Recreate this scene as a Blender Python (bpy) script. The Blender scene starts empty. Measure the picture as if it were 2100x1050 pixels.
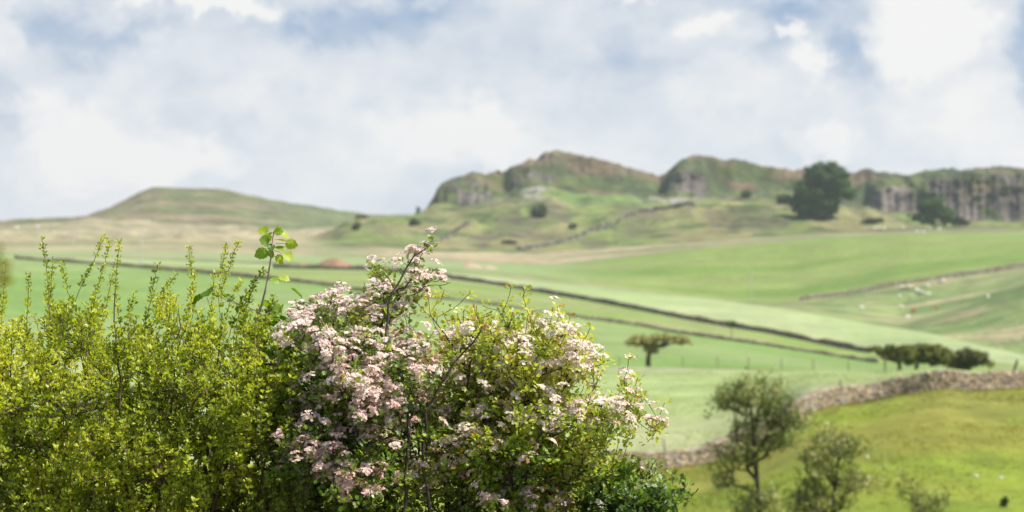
import bpy, math
import numpy as np
from mathutils import Vector
SC = bpy.context.scene
COL = SC.collection
F = 85.0 / 36.0 * 2100.0            # focal length in photo pixels
CX, CY = 1050.0, 525.0
RNG = np.random.default_rng(7)
EXPO = 0.75

def P(x, y, d):
    """world point seen at photo pixel x,y at distance d"""
    return np.array([(x - CX) / F * d, d, (CY - y) / F * d])

# ------------------------------------------------------------------ noise
def _hash(ix, iy, seed):
    h = (ix.astype(np.int64) * 374761393 + iy.astype(np.int64) * 668265263 + seed * 974711) & 0xffffffff
    h = ((h ^ (h >> 13)) * 1274126177) & 0xffffffff
    return ((h ^ (h >> 16)) & 0xffff) / 65535.0
def vnoise(x, y, seed=0):
    ix = np.floor(x); iy = np.floor(y); fx = x - ix; fy = y - iy
    fx = fx * fx * (3 - 2 * fx); fy = fy * fy * (3 - 2 * fy)
    a = _hash(ix, iy, seed); b = _hash(ix + 1, iy, seed); c = _hash(ix, iy + 1, seed); d = _hash(ix + 1, iy + 1, seed)
    return (a * (1 - fx) + b * fx) * (1 - fy) + (c * (1 - fx) + d * fx) * fy
def fbm(x, y, oct=4, seed=0):
    x = np.asarray(x, float); y = np.asarray(y, float)
    s = 0; a = 1; t = 0
    for o in range(oct):
        s = s + a * vnoise(x * 2 ** o + 17.3 * o, y * 2 ** o - 9.1 * o, seed + o); t += a; a *= .5
    return s / t
def sstep(a, b, x):
    t = np.clip((x - a) / (b - a), 0, 1)
    return t * t * (3 - 2 * t)

# ------------------------------------------------------------------ mesh helpers
def mesh_np(name, verts, faces, mat=None, parent=None, col=None, smooth=False):
    verts = np.ascontiguousarray(verts, np.float32); faces = np.ascontiguousarray(faces, np.int32)
    k = faces.shape[1]
    me = bpy.data.meshes.new(name)
    me.vertices.add(len(verts)); me.vertices.foreach_set('co', verts.ravel())
    me.loops.add(faces.size); me.loops.foreach_set('vertex_index', faces.ravel())
    me.polygons.add(len(faces))
    me.polygons.foreach_set('loop_start', np.arange(len(faces), dtype=np.int32) * k)
    me.polygons.foreach_set('loop_total', np.full(len(faces), k, np.int32))
    if smooth: me.polygons.foreach_set('use_smooth', np.ones(len(faces), bool))
    if col is not None:
        a = me.color_attributes.new('Col', 'FLOAT_COLOR', 'POINT')
        c = np.ones((len(verts), 4), np.float32); c[:, :3] = col
        a.data.foreach_set('color', c.ravel())
    me.update(calc_edges=True); me.validate()
    o = bpy.data.objects.new(name, me); COL.objects.link(o)
    if mat: me.materials.append(mat)
    if parent: o.parent = parent
    return o
def tag(o, label=None, cat=None, group=None, kind=None):
    if label: o['label'] = label
    if cat: o['category'] = cat
    if group: o['group'] = group
    if kind: o['kind'] = kind
    return o
def thing(name, label, cat, loc, group=None):
    o = bpy.data.objects.new(name, None); COL.objects.link(o)
    o.location = [float(v) for v in loc]; o.empty_display_size = .1
    return tag(o, label, cat, group)

class MB:
    """collects triangles / quads (as quads) with a colour per vertex"""
    def __init__(s): s.v = []; s.f = []; s.c = []; s.n = 0
    def add(s, v, f, c):
        v = np.asarray(v, float); f = np.asarray(f, int)
        s.v.append(v); s.f.append(f + s.n); s.n += len(v)
        s.c.append(np.broadcast_to(np.asarray(c, float), (len(v), 3)))
    def build(s, name, mat, parent=None, smooth=False, origin=None):
        v = np.concatenate(s.v)
        if origin is not None: v = v - np.asarray(origin)
        return mesh_np(name, v, np.concatenate(s.f), mat, parent, np.concatenate(s.c), smooth)

BOXV = np.array([[-1,-1,-1],[1,-1,-1],[1,1,-1],[-1,1,-1],[-1,-1,1],[1,-1,1],[1,1,1],[-1,1,1]], float) * .5
BOXF = np.array([[0,3,2,1],[4,5,6,7],[0,1,5,4],[1,2,6,5],[2,3,7,6],[3,0,4,7]])

def tube(points, radii, n=7):
    """tapered tube, quads"""
    p = np.asarray(points, float); r = np.asarray(radii, float)
    t = np.gradient(p, axis=0); t /= np.linalg.norm(t, axis=1)[:, None] + 1e-9
    ref = np.array([0.31, 0.87, 0.2]); a = np.cross(t, ref); a /= np.linalg.norm(a, axis=1)[:, None] + 1e-9
    b = np.cross(t, a)
    th = np.arange(n) / n * 2 * np.pi
    v = (p[:, None, :] + r[:, None, None] * (np.cos(th)[None, :, None] * a[:, None, :] + np.sin(th)[None, :, None] * b[:, None, :])).reshape(-1, 3)
    f = []
    for i in range(len(p) - 1):
        for k in range(n):
            f.append([i*n+k, i*n+(k+1)%n, (i+1)*n+(k+1)%n, (i+1)*n+k])
    return v, np.array(f)

# ------------------------------------------------------------------ materials
def new_mat(name):
    m = bpy.data.materials.new(name); m.use_nodes = True
    nt = m.node_tree; nt.nodes.clear()
    return m, nt, nt.nodes.new('ShaderNodeOutputMaterial')
def mat_surface(name, scales=(.05, .8), amount=.35, rough=.95, bump=.0, bscale=3., stretch=None, bdist=.1):
    """colour attribute modulated by two noises, with a bump"""
    m, nt, out = new_mat(name); N = nt.nodes.new; L = nt.links.new
    at = N('ShaderNodeAttribute'); at.attribute_name = 'Col'
    geo = N('ShaderNodeTexCoord')
    vec = geo.outputs['Object']
    if stretch:
        mp = N('ShaderNodeMapping'); mp.inputs['Scale'].default_value = stretch; L(vec, mp.inputs['Vector']); vec = mp.outputs['Vector']
    col = at.outputs['Color']
    for i, s in enumerate(scales):
        n = N('ShaderNodeTexNoise'); n.inputs['Scale'].default_value = s; n.inputs['Detail'].default_value = 6; n.inputs['Roughness'].default_value = .6
        L(vec, n.inputs['Vector'])
        mr = N('ShaderNodeMapRange'); mr.inputs['From Min'].default_value = .25; mr.inputs['From Max'].default_value = .75
        mr.inputs['To Min'].default_value = 1 - amount; mr.inputs['To Max'].default_value = 1 + amount
        L(n.outputs['Fac'], mr.inputs['Value'])
        mx = N('ShaderNodeVectorMath'); mx.operation = 'SCALE'
        L(col, mx.inputs[0]); L(mr.outputs['Result'], mx.inputs['Scale']); col = mx.outputs['Vector']
    b = N('ShaderNodeBsdfPrincipled'); b.inputs['Roughness'].default_value = rough; b.inputs['Specular IOR Level'].default_value = .15
    L(col, b.inputs['Base Color'])
    if bump:
        n = N('ShaderNodeTexNoise'); n.inputs['Scale'].default_value = bscale; n.inputs['Detail'].default_value = 5
        L(vec, n.inputs['Vector'])
        bp = N('ShaderNodeBump'); bp.inputs['Strength'].default_value = bump; bp.inputs['Distance'].default_value = bdist
        L(n.outputs['Fac'], bp.inputs['Height']); L(bp.outputs['Normal'], b.inputs['Normal'])
    L(b.outputs['BSDF'], out.inputs['Surface'])
    return m
def mat_leaf(name, trans=.45, gloss=.06, rough=.45, tcol=(1.25, 1.2, .6)):
    m, nt, out = new_mat(name); N = nt.nodes.new; L = nt.links.new
    at = N('ShaderNodeAttribute'); at.attribute_name = 'Col'
    d = N('ShaderNodeBsdfDiffuse'); t = N('ShaderNodeBsdfTranslucent'); g = N('ShaderNodeBsdfGlossy'); g.inputs['Color'].default_value = (.7, .7, .7, 1); g.inputs['Roughness'].default_value = rough
    L(at.outputs['Color'], d.inputs['Color'])
    sc = N('ShaderNodeVectorMath'); sc.operation = 'MULTIPLY'; sc.inputs[1].default_value = tcol
    L(at.outputs['Color'], sc.inputs[0]); L(sc.outputs['Vector'], t.inputs['Color'])
    a = N('ShaderNodeMixShader'); a.inputs[0].default_value = trans; L(d.outputs[0], a.inputs[1]); L(t.outputs[0], a.inputs[2])
    b = N('ShaderNodeMixShader'); b.inputs[0].default_value = gloss; L(a.outputs[0], b.inputs[1]); L(g.outputs[0], b.inputs[2])
    L(b.outputs[0], out.inputs['Surface'])
    return m
M_GRASS = mat_surface('near_grass', (.35, 1.6, 6.), .26, bump=.5, bscale=5, bdist=.12)
M_FIELD = mat_surface('field_grass', (.05, .35, 1.6), .19, bump=.5, bscale=1.2, bdist=.2)
M_MOOR = mat_surface('moor_grass', (.02, .16), .30, bump=.6, bscale=.35, bdist=1.)
M_HILL = mat_surface('hill_rock_and_heath', (.02, .08, .3), .34, bump=.8, bscale=.25, bdist=1.5, stretch=(1, 1, .35))
M_STONE = mat_surface('wall_stone', (2., 14.), .3, bump=.5, bscale=10, bdist=.03)
M_STONEFAR = mat_surface('far_wall_stone', (.4, 3.), .3)
M_BARK = mat_surface('bark', (6., 60.), .3, bump=.6, bscale=60, bdist=.004)
M_WOOD = mat_surface('weathered_wood', (3., 25.), .25)
M_WOOL = mat_surface('wool', (3., 20.), .15, bump=.6, bscale=12, bdist=.05)
M_SOIL = mat_surface('soil_heap', (.3, 1.5), .3, bump=.7, bscale=1., bdist=.3)
M_LEAF = mat_leaf('leaf', .5, .05, .5, (1.35, 1.3, .6))
M_BIGLEAF = mat_leaf('hazel_leaf', .5, .04, .5)
M_PETAL = mat_leaf('petal', .30, .0, tcol=(1, .93, .93))
M_CROWN = mat_leaf('tree_leaves', .3, .03, .6, (1.2, 1.15, .7))
M_WIRE = mat_surface('fence_wire', (5.,), .1)

# ------------------------------------------------------------------ terrain
# Each line is a crest, foot or boundary in the land: d (distance) and y (image row) over x (image column).
def ln(d, y): return (d, y)
XMIN, XMAX = -300, 2400
LINES = [
 ln([(0,.6)],                      [(0,13000)]),                                     # 0 at the photographer's feet
 ln([(0,9.5)],                     [(0,1300)]),                                      # 1 hedge bank
 ln([(0,38)],                      [(0,1230),(900,1330),(2100,1400)]),               # 2 foot of bank
 ln([(0,66)],                      [(0,1010),(900,1080),(1500,1092),(1700,1092),(2100,1100)]),  # 3 tree hollow
 ln([(0,104),(1290,106),(1450,109),(1640,115),(1780,120),(1940,119),(2100,122),(2400,126)],
    [(0,930),(900,985),(1290,966),(1371,961),(1444,953),(1560,905),(1655,850),(1715,834),(1788,824),(1825,812),(1938,794),(1985,800),(2100,796),(2400,790)]),  # 4 stone wall
 ln([(0,235),(1345,250),(1700,236),(2100,228)], [(0,715),(600,735),(900,745),(1200,752),(1345,753),(1500,757),(1780,763),(1900,768),(2100,776),(2400,785)]),  # 5 crest of pale pasture
 ln([(0,272),(1345,290),(1700,270),(2100,255)], [(0,706),(600,730),(900,742),(1200,752.5),(1345,755.5),(1500,759.5),(1780,766),(1900,771),(2100,779),(2400,790)]),  # 6 dip
 ln([(0,560),(300,520),(900,450),(1345,430),(1600,415),(1780,405),(2100,330),(2400,320)],
    [(-300,500),(50,533),(200,542),(300,551),(450,564),(640,582),(760,600),(900,612),(1050,632),(1200,654),(1300,667),(1376,682),(1468,695),(1567,709),(1673,725),(1780,742),(2100,766),(2400,790)]),  # 7 lower wall
 ln([(0,660),(300,640),(600,610),(900,560),(1345,485),(1600,460),(1780,435),(2100,360),(2400,345)],
    [(-300,495),(0,528),(300,541),(600,551),(760,554),(900,569),(1000,582),(1100,599),(1200,616),(1300,634),(1388,652),(1483,669),(1567,682),(1681,705),(1769,722),(2100,748),(2400,775)]),  # 8 upper wall
 ln([(0,760),(600,740),(900,690),(1345,620),(1600,560),(1780,520),(2100,410),(2400,380)],
    [(-300,492),(0,524),(300,533),(600,544),(760,547),(900,557),(1000,566),(1100,577),(1300,598),(1452,613),(1631,636),(1776,663),(1909,684),(2062,719),(2100,729),(2400,765)]),  # 9 spur crest
 ln([(0,775),(600,760),(900,720),(1345,655),(1600,600),(1780,570),(2100,490),(2400,460)],
    [(-300,491),(0,523),(300,532),(600,542.5),(760,545),(900,555),(1000,566),(1100,579),(1300,602),(1452,620),(1631,646),(1776,676),(1909,700),(2100,742),(2400,765)]),  # 10 dip behind spur
 ln([(0,785),(900,740),(1345,690),(1640,660),(2100,640)],
    [(-300,490),(0,523),(600,541),(900,553),(1100,576),(1300,600),(1500,625),(1640,637),(1776,660),(1850,667),(1900,652),(1950,638),(2030,612),(2100,584),(2400,500)]),  # 11 right-hand spur
 ln([(0,800),(900,765),(1345,725),(1640,710),(2100,700)],
    [(-300,490),(0,522),(600,540),(900,551),(1100,573),(1300,598),(1500,624),(1640,630),(1776,645),(1850,655),(1900,648),(1950,638),(2030,617),(2100,590),(2400,510)]),  # 12 gully
 ln([(0,820),(900,800),(2100,800)],
    [(-300,488),(0,521),(600,537),(900,549),(1100,566),(1300,594),(1400,609),(1517,620),(1640,617),(1680,611),(1750,602),(1850,583),(2000,563),(2100,548),(2400,500)]),  # 13 hillside wall
 ln([(0,950),(900,980),(2100,1000)],
    [(-300,485),(0,514),(300,514),(600,522),(900,535),(1133,544),(1300,525),(1400,512),(1533,500),(1700,487),(1850,480),(2100,476),(2400,470)]),  # 14 top of green field
 ln([(0,1050),(900,1060),(2100,1080)],
    [(-300,482),(0,500),(300,497),(650,502),(900,516),(1100,519),(1300,505),(1533,490),(1700,476),(2100,469),(2400,460)]),  # 15 foot of scarp
 ln([(0,1240),(650,1230),(2100,1210)],
    [(-300,478),(0,482),(300,484),(600,487),(655,486),(680,478),(705,463),(730,453),(760,448),(850,441),(900,437),(1000,436),(1100,426),(1300,430),(1400,416),(1600,413),(1680,418),(1760,436),(1850,440),(1950,462),(2100,472),(2400,465)]),  # 16 bench
 ln([(0,1330)],
    [(-300,475),(0,476),(300,479),(600,482),(700,470),(760,456),(850,446),(872,438),(890,428),(900,424),(950,420),(1000,408),(1040,404),(1080,388),(1120,383),(1150,388),(1180,399),(1300,400),(1350,402),(1400,401),(1480,407),(1600,409),(1700,414),(1780,428),(1850,434),(1950,446),(2000,450),(2100,455),(2400,450)]),  # 17 crag foot
 ln([(0,1344)],
    [(-300,475),(0,476),(300,479),(600,481),(700,470),(760,456),(850,446),(872,437),(890,405),(900,392),(925,384),(950,378),(1000,376),(1040,373),(1080,352),(1120,347),(1150,354),(1180,377),(1300,379),(1350,388),(1375,362),(1400,348),(1440,354),(1480,385),(1600,389),(1700,398),(1760,398),(1800,388),(1850,372),(1900,364),(1950,366),(2000,361),(2100,357),(2400,352)]),  # 18 crag top
 ln([(0,1420)],
    [(-300,474),(0,475),(300,478),(600,480),(700,470),(760,455),(850,446),(872,437),(887,420),(900,384),(943,362),(980,353),(1000,358),(1033,357),(1077,336),(1100,330),(1120,313),(1140,307),(1183,317),(1267,338),(1367,358),(1380,344),(1405,325),(1427,317),(1460,321),(1500,325),(1573,338),(1640,348),(1700,356),(1750,361),(1783,355),(1867,358),(1890,350),(1920,347),(2100,348),(2400,345)]),  # 19 summit ridge
 ln([(0,1650)],  [(-300,466),(0,463),(170,453),(330,454),(430,458),(560,468),(700,472),(780,462),(850,455),(900,470),(2400,470)]),  # 20 moor edge behind
 ln([(0,1990)],  [(-300,462),(0,457),(100,453),(170,450),(200,441),(260,409),(300,390),(333,384),(420,388),(560,409),(650,426),(720,438),(780,443),(860,442),(900,450),(1000,470),(2400,470)]),  # 21 left hill crest
 ln([(0,2600)],  [(0,485)]),
 ln([(0,3500)],  [(0,500)]),
]
K = len(LINES)
def interp_xy(tab, x):
    t = sorted(tab)
    return np.interp(x, [a for a, _ in t], [b for _, b in t])
def columns(x):
    """control points (distance, height) of the land along the bearing of photo column x"""
    xc = np.clip(x, XMIN, XMAX)
    w = np.array([0, -18, -9, 9, 18]); ww = np.array([.3, .12, .23, .23, .12])
    D = np.zeros((K, len(xc))); Z = np.zeros((K, len(xc)))
    for i, (dl, yl) in enumerate(LINES):
        sm = 1.0 if i not in (18, 19) else .35
        D[i] = sum(k * interp_xy(dl, xc + 4 * s) for k, s in zip(ww, w))
        y = sum(k * interp_xy(yl, xc + sm * s) for k, s in zip(ww, w))
        if i in (18, 19, 17):
            y = y + (fbm(xc / 30., xc * 0 + i, 2, 5) - .5) * (9 if i == 18 else 6 if i == 17 else 4.0) * sstep(860, 930, xc)
        if i == 19: y = y + (fbm(xc / 9., xc * 0 + 2., 3, 15) - .5) * 7 * sstep(880, 910, xc)
        if i in (17, 18):
            rk = fbm(xc / 9., xc * 0 + 3.3, 3, 11) - .5
            D[i] += rk * 7 * crag(xc) + (42 * (1 - crag(xc)) if i == 18 else 0)
        Z[i] = (CY - y) / F * D[i]
    Z[0] = -1.6
    return D, Z
def crag(xc):
    xc = np.asarray(xc, float)
    g = lambda a, b, w: sstep(a - w, a + w, xc) * (1 - sstep(b - w, b + w, xc))
    return np.clip(g(885, 1015, 14) * .85 + g(1042, 1150, 14) * .8 + g(1368, 1455, 14) * .85 + g(1785, 3000, 14) + .35 * g(1180, 1350, 30), 0, 1)
def slopes(D, Z):
    h = np.diff(D, axis=0); dl = np.diff(Z, axis=0) / h
    m = np.zeros_like(Z); m[0] = dl[0]; m[-1] = dl[-1]
    a, b = dl[:-1], dl[1:]
    w1 = 2 * h[1:] + h[:-1]; w2 = h[1:] + 2 * h[:-1]
    with np.errstate(all='ignore'):
        hm = (w1 + w2) / (w1 / a + w2 / b)
    m[1:-1] = np.where(a * b > 0, hm, 0)
    for i in (17, 18):                       # keep crag faces steep
        pass
    return m
def hermite(D, Z, Mm, i, d):
    """i: band index array (N,), d distance (N,) ; D.. (K,N)"""
    n = np.arange(D.shape[1])
    x0, x1 = D[i, n], D[i+1, n]; h = x1 - x0; t = (d - x0) / h
    z0, z1, m0, m1 = Z[i, n], Z[i+1, n], Mm[i, n], Mm[i+1, n]
    t2 = t * t; t3 = t2 * t
    return (2*t3-3*t2+1)*z0 + (t3-2*t2+t)*h*m0 + (-2*t3+3*t2)*z1 + (t3-t2)*h*m1
def relief(X, Y):
    """small bumps of the land"""
    n = (fbm(X / 5., Y / 5., 3, 21) - .5) * .30 * sstep(20, 60, Y) * (1 - sstep(230, 420, Y))
    n = n + (fbm(X / 30., Y / 45., 4, 22) - .5) * 1.2 * sstep(690, 800, Y) * (1 - sstep(1000, 1100, Y)) * .5
    n = n + (fbm(X / 26., Y / 40., 4, 23) - .5) * 7.0 * sstep(1050, 1150, Y)
    n = n + (fbm(X / 11., Y / 16., 3, 24) - .5) * 4.2 * sstep(1080, 1160, Y) * (1 - sstep(1430, 1500, Y))
    return n
def zat(x, d):
    x = np.atleast_1d(np.asarray(x, float)); d = np.atleast_1d(np.asarray(d, float))
    x, d = np.broadcast_arrays(x, d)
    D, Z = columns(x); m = slopes(D, Z)
    i = np.clip((D <= d[None]).sum(0) - 1, 0, K - 2)
    z = hermite(D, Z, m, i, d)
    return z + relief((x - CX) / F * d, d)
def dline(i, x):
    D, Z = columns(np.atleast_1d(np.asarray(x, float))); return D[i]
def on_ground(x, y, dmin, dmax):
    """point of the land seen at photo pixel x,y"""
    d = np.linspace(dmin, dmax, 1500); z = zat(np.full(1500, float(x)), d)
    row = CY - z / d * F
    k = np.nonzero(row <= y)[0]
    k = k[0] if len(k) else int(np.argmin(row))
    return np.array([(x - CX) / F * d[k], d[k], z[k]]), d[k]

def build_terrain():
    xs = np.concatenate([np.linspace(-9000, -900, 26)[:-1], np.linspace(-900, -260, 30)[:-1], np.arange(-260, 2361, 3.4), np.linspace(2360, 3000, 30)[1:], np.linspace(3000, 11000, 26)[1:]])
    nsub = [6, 14, 20, 130, 110, 30, 50, 34, 60, 20, 36, 24, 40, 60, 60, 70, 50, 46, 60, 30, 60, 14, 6]
    D, Z = columns(xs); m = slopes(D, Z)
    NC = len(xs)
    rows_d, rows_z, rows_b = [], [], []
    for i in range(K - 1):
        n = nsub[i]
        for j in range(n + (1 if i == K - 2 else 0)):
            d = D[i] + (D[i+1] - D[i]) * j / n
            rows_d.append(d); rows_z.append(hermite(D, Z, m, np.full(NC, i), d)); rows_b.append(i)
    Dg = np.array(rows_d); Zg = np.array(rows_z); Bg = np.array(rows_b)
    T = (xs - CX) / F
    Xg = T[None] * Dg + np.sign(T)[None] * np.clip(np.abs(T) - .25, 0, None)[None] * 50
    Zg = Zg + relief(T[None] * Dg, Dg)
    Xp = np.broadcast_to(xs[None], Dg.shape)
    Yp = CY - Zg / Dg * F
    cr = crag(np.broadcast_to(xs[None], Dg.shape)); Tn = T[None] * Dg
    inb = ((Bg == 17) | (Bg == 18))[:, None] * np.sin(np.pi * np.clip((Dg - D[17][None]) / (D[19] - D[17])[None], 0, 1))
    Dg = Dg + cr * inb * ((fbm(Tn / 7., Zg / 5., 4, 51) - .5) * 20 + (fbm(Tn / 3., Zg / 9., 3, 52) - .5) * 9)
    Xg = np.where(np.abs(T)[None] < .25, T[None] * Dg, Xg)
    # ---------------- land cover
    def C(*c): return np.array(c, float)
    def mix(a, b, t): return a + (b - a) * np.asarray(t)[..., None]
    X, Y = Xg, Dg
    n1 = fbm(X / 14., Y / 14., 4, 31); n2 = fbm(X / 60., Y / 60., 4, 32); n3 = fbm(X / 4., Y / 6., 3, 33); n4 = fbm(X / 25., Y / 50., 4, 34)
    col = np.zeros(Dg.shape + (3,))
    knoll = mix(C(.160, .205, .022), C(.185, .15, .034), sstep(.42, .62, n1) * .55); knoll = mix(knoll, C(.10, .15, .016), sstep(.55, .68, n3) * .5)
    knoll = mix(knoll, C(.19, .16, .045), sstep(92, 116, Y) * sstep(1600, 2000, Xp) * sstep(.35, .6, n3) * .65)
    pale = mix(C(.228, .282, .112), C(.26, .28, .14), sstep(.4, .7, n2)); pale = mix(pale, C(.27, .27, .17), sstep(215, 245, Y) * .5)
    green = mix(C(.138, .218, .055), C(.178, .235, .085), sstep(.4, .68, n2))
    strip = mix(C(.165, .228, .058), C(.195, .225, .085), sstep(.4, .65, n1))
    spur = mix(C(.268, .312, .155), C(.232, .288, .125), sstep(.35, .65, n4))
    ns = fbm(X / 40., Y / 7. + X / 60., 4, 45)
    rough = mix(C(.155, .200, .070), C(.30, .245, .15), sstep(.5, .62, ns) * .8); rough = mix(rough, C(.085, .14, .04), sstep(.52, .66, fbm(X / 16., Y / 9. - X / 80., 4, 46)) * .75)
    far = mix(C(.125, .192, .038), C(.170, .215, .060), sstep(.38, .62, fbm(X / 120., Y / 30., 3, 35)))
    far = mix(far, C(.20, .25, .11), 1 - sstep(900, 1350, Xp)); 
    far = mix(far, C(.24, .225, .13), (1 - sstep(420, 700, Xp)) * sstep(.45, .6, n2) * .6)
    moor = mix(C(.130, .165, .050), C(.175, .165, .075), sstep(.46, .64, n4)); moor = mix(moor, C(.055, .075, .028), sstep(.53, .64, n1) * .85); moor = mix(moor, C(.09, .07, .055), sstep(.57, .66, fbm(X / 20., Y / 60., 4, 44)) * .5)
    tanband = .85 * sstep(.38, .60, fbm(X / 70., Y / 22., 3, 36)) * sstep(680, 820, Xp) * (1 - sstep(1480, 1720, Xp))
    low = mix(C(.17, .18, .085), C(.30, .245, .155), tanband)
    leftmoor = mix(C(.26, .225, .135), C(.17, .19, .085), sstep(.5, .66, fbm(X / 200., Y / 40., 3, 37)))
    leftmoor = mix(leftmoor, C(.30, .25, .17), sstep(1120, 1330, Y) * .6)
    hill = mix(C(.075, .095, .032), C(.130, .098, .060), sstep(.43, .55, fbm(X / 45., Y / 30. + Zg / 14., 4, 38)))
    hill = mix(hill, C(.045, .062, .028), sstep(.50, .62, fbm(X / 14., Zg / 7., 3, 39)) * .8)
    lhill = mix(C(.105, .115, .048), C(.175, .14, .085), sstep(.44, .58, fbm(X / 60., Y / 25. + Zg / 18., 4, 40)))
    lhill = mix(lhill, C(.105, .135, .055), sstep(440, 640, Xp) * .7)
    plain = [knoll, knoll, knoll, knoll, pale, green, green, strip, spur, rough, rough, rough, rough, far, low, moor, moor, hill, hill, hill, lhill, lhill, lhill]
    for r in range(len(Bg)):
        b = Bg[r]; col[r] = plain[b][r]
        if b in (14, 15, 16): 
            w = 1 - sstep(600, 700, Xp[r] + (n4[r] - .5) * 80)
            col[r] = mix(col[r], leftmoor[r], w)
        if b in (17, 18, 19):
            w = 1 - sstep(800, 872, Xp[r]); col[r] = mix(col[r], leftmoor[r], w)
        if b == 19:
            col[r] = mix(col[r], moor[r], .3)
        if b == 16:                           # sward and scree under the crags
            sw = sstep(1120, 1150, Xp[r]) * (1 - sstep(1310, 1360, Xp[r])) * sstep(1225, 1250, Dg[r])
            col[r] = mix(col[r], C(.105, .165, .05), sw * .7)
            scr = np.exp(-((Xp[r] - 1390) / 55.) ** 2) + .9 * np.exp(-((Xp[r] - 1095) / 25.) ** 2) + .5 * np.exp(-((Xp[r] - 1010) / 25.) ** 2)
            col[r] = mix(col[r], C(.29, .26, .25), np.clip(scr * 1.2, 0, 1) * sstep(.35, .55, n3[r]) * sstep(1270, 1300, Dg[r]))
    # rock where steep, in the crag band
    gz = np.gradient(Zg, axis=0) / np.maximum(np.gradient(Dg, axis=0), .05)
    rocky = sstep(.35, .7, gz) * np.clip(crag(Xp) * 1.3, 0, 1) * sstep(872, 900, Xp) * (Bg[:, None] >= 16) * (Bg[:, None] <= 19)
    rn = .6 * fbm(X / 4., Zg / 12., 3, 41) + .4 * fbm(X / 9., Zg / 2.5, 3, 48); cl = fbm(X / 12., Zg / 8., 4, 42)
    rock = mix(C(.055, .049, .048), C(.140, .118, .108), sstep(.34, .68, rn)); rock = mix(rock, C(.19, .155, .135), sstep(.45, .6, rn) * .5 * np.exp(-((Xp - 1840) / 55.) ** 2))
    right = sstep(1760, 1800, Xp)
    rocky = rocky * np.clip(sstep(.38, .50, cl) + right * .7 * sstep(.33, .42, cl), 0, 1)
    col = mix(col, rock, rocky)
    bands = [('ground', 0, 4, M_GRASS), ('pasture', 4, 5, M_FIELD), ('field', 5, 7, M_FIELD), ('field', 7, 8, M_FIELD), ('field', 8, 9, M_FIELD),
             ('terrain', 9, 13, M_MOOR), ('field', 13, 14, M_FIELD), ('moorland', 14, 17, M_MOOR), ('hills', 17, K - 1, M_HILL)]
    nr = len(Bg)
    start = {b: int(np.argmax(Bg == b)) for b in range(K - 1)}; start[K - 1] = nr - 1
    for name, b0, b1, mat in bands:
        r0, r1 = start[b0], start[b1]
        R = r1 - r0 + 1
        v = np.stack([Xg[r0:r1+1], Dg[r0:r1+1], Zg[r0:r1+1]], -1).reshape(-1, 3)
        q = (np.arange(R - 1)[:, None] * NC + np.arange(NC - 1)[None]).ravel()
        f = np.stack([q, q + 1, q + NC + 1, q + NC], -1)
        o = mesh_np(name, v, f, mat, None, col[r0:r1+1].reshape(-1, 3), True)
        o['kind'] = 'structure'
build_terrain()

# ------------------------------------------------------------------ dry stone walls
def stone_wall(name, label, line, x0, x1, height, thick, sl, sh, mat, base=(.27, .235, .185), var=.35, cope=True, pts=None, group=None, rough=.16):
    if pts is None:
        xs = np.linspace(x0, x1, 500); d = dline(line, xs)
    else:
        xs, d = pts
    z = zat(xs, d); p = np.stack([(xs - CX) / F * d, d, z], -1)
    s = np.concatenate([[0], np.cumsum(np.linalg.norm(np.diff(p[:, :2], axis=0), axis=1))])
    tot = s[-1]
    mb = MB(); V = []; Fc = []; Cc = []; n = 0
    rows = max(2, int(round(height / sh)))
    rng = np.random.default_rng(int(tot * 10) + 3)
    for k in range(rows + (1 if cope else 0)):
        t = 0.0
        while t < tot:
            top = k == rows
            l = sl * rng.uniform(.6, 1.5) * (.55 if top else 1)
            sag = (vnoise(np.array([t / (6 * sl)]), np.array([.5]), 77)[0] - .5) * height * (.3 if mat is M_STONE else .75)
            c = np.array([np.interp(t + l/2, s, p[:, i]) for i in range(3)])
            a = np.array([np.interp(t, s, p[:, i]) for i in range(2)]); b = np.array([np.interp(t + l, s, p[:, i]) for i in range(2)])
            tx = b - a; nn = np.linalg.norm(tx); tx = tx / nn if nn > 1e-6 else np.array([1., 0])
            w = thick * (1 - .35 * k / rows) * rng.uniform(.92, 1.06)
            h = sh * rng.uniform(.85, 1.2) * (1.15 if top else 1)
            bv = BOXV * np.array([l * .99, w, h]) + rng.uniform(-1, 1, (8, 3)) * np.array([l, w * .35, h]) * rough
            if top:
                bv[:, 0] += bv[:, 2] * rng.uniform(-.5, .5)
                if rng.random() < .05: t += l; continue
            wx = bv[:, 0] * tx[0] - bv[:, 1] * tx[1]; wy = bv[:, 0] * tx[1] + bv[:, 1] * tx[0]
            V.append(np.stack([c[0] + wx, c[1] + wy, c[2] + (k + .42) * sh * (1 + sag / height) + bv[:, 2]], -1))
            Fc.append(BOXF + n); n += 8
            g = np.array(base) * rng.uniform(1 - var, 1 + var) * np.array([1, rng.uniform(.95, 1.03), rng.uniform(.88, 1.08)])
            if rng.random() < .12: g = np.array([.37, .35, .31]) * rng.uniform(.8, 1.1)
            Cc.append(np.broadcast_to(g, (8, 3)))
            t += l
    org = p[len(p) // 2]
    o = mesh_np(name, np.concatenate(V) - org, np.concatenate(Fc), mat, None, np.concatenate(Cc))
    o.location = org
    return tag(o, label, 'wall', group)
stone_wall('dry_stone_wall', 'pale rubble field wall bending round the yellow-green knoll at right', 4, 880, 2500, .80, .55, .26, .10, M_STONE, base=(.33, .265, .19), rough=.2)
stone_wall('dry_stone_wall', 'long dark field wall slanting down to the flat-topped thorn clump', 8, 560, 1785, .76, .6, .6, .20, M_STONEFAR, base=(.26, .205, .155), rough=.14)
stone_wall('dry_stone_wall', 'thinner brown field wall running below and beside the long dark wall', 7, 880, 1800, .5, .6, .5, .16, M_STONEFAR, base=(.34, .29, .20), rough=.2)
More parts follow.
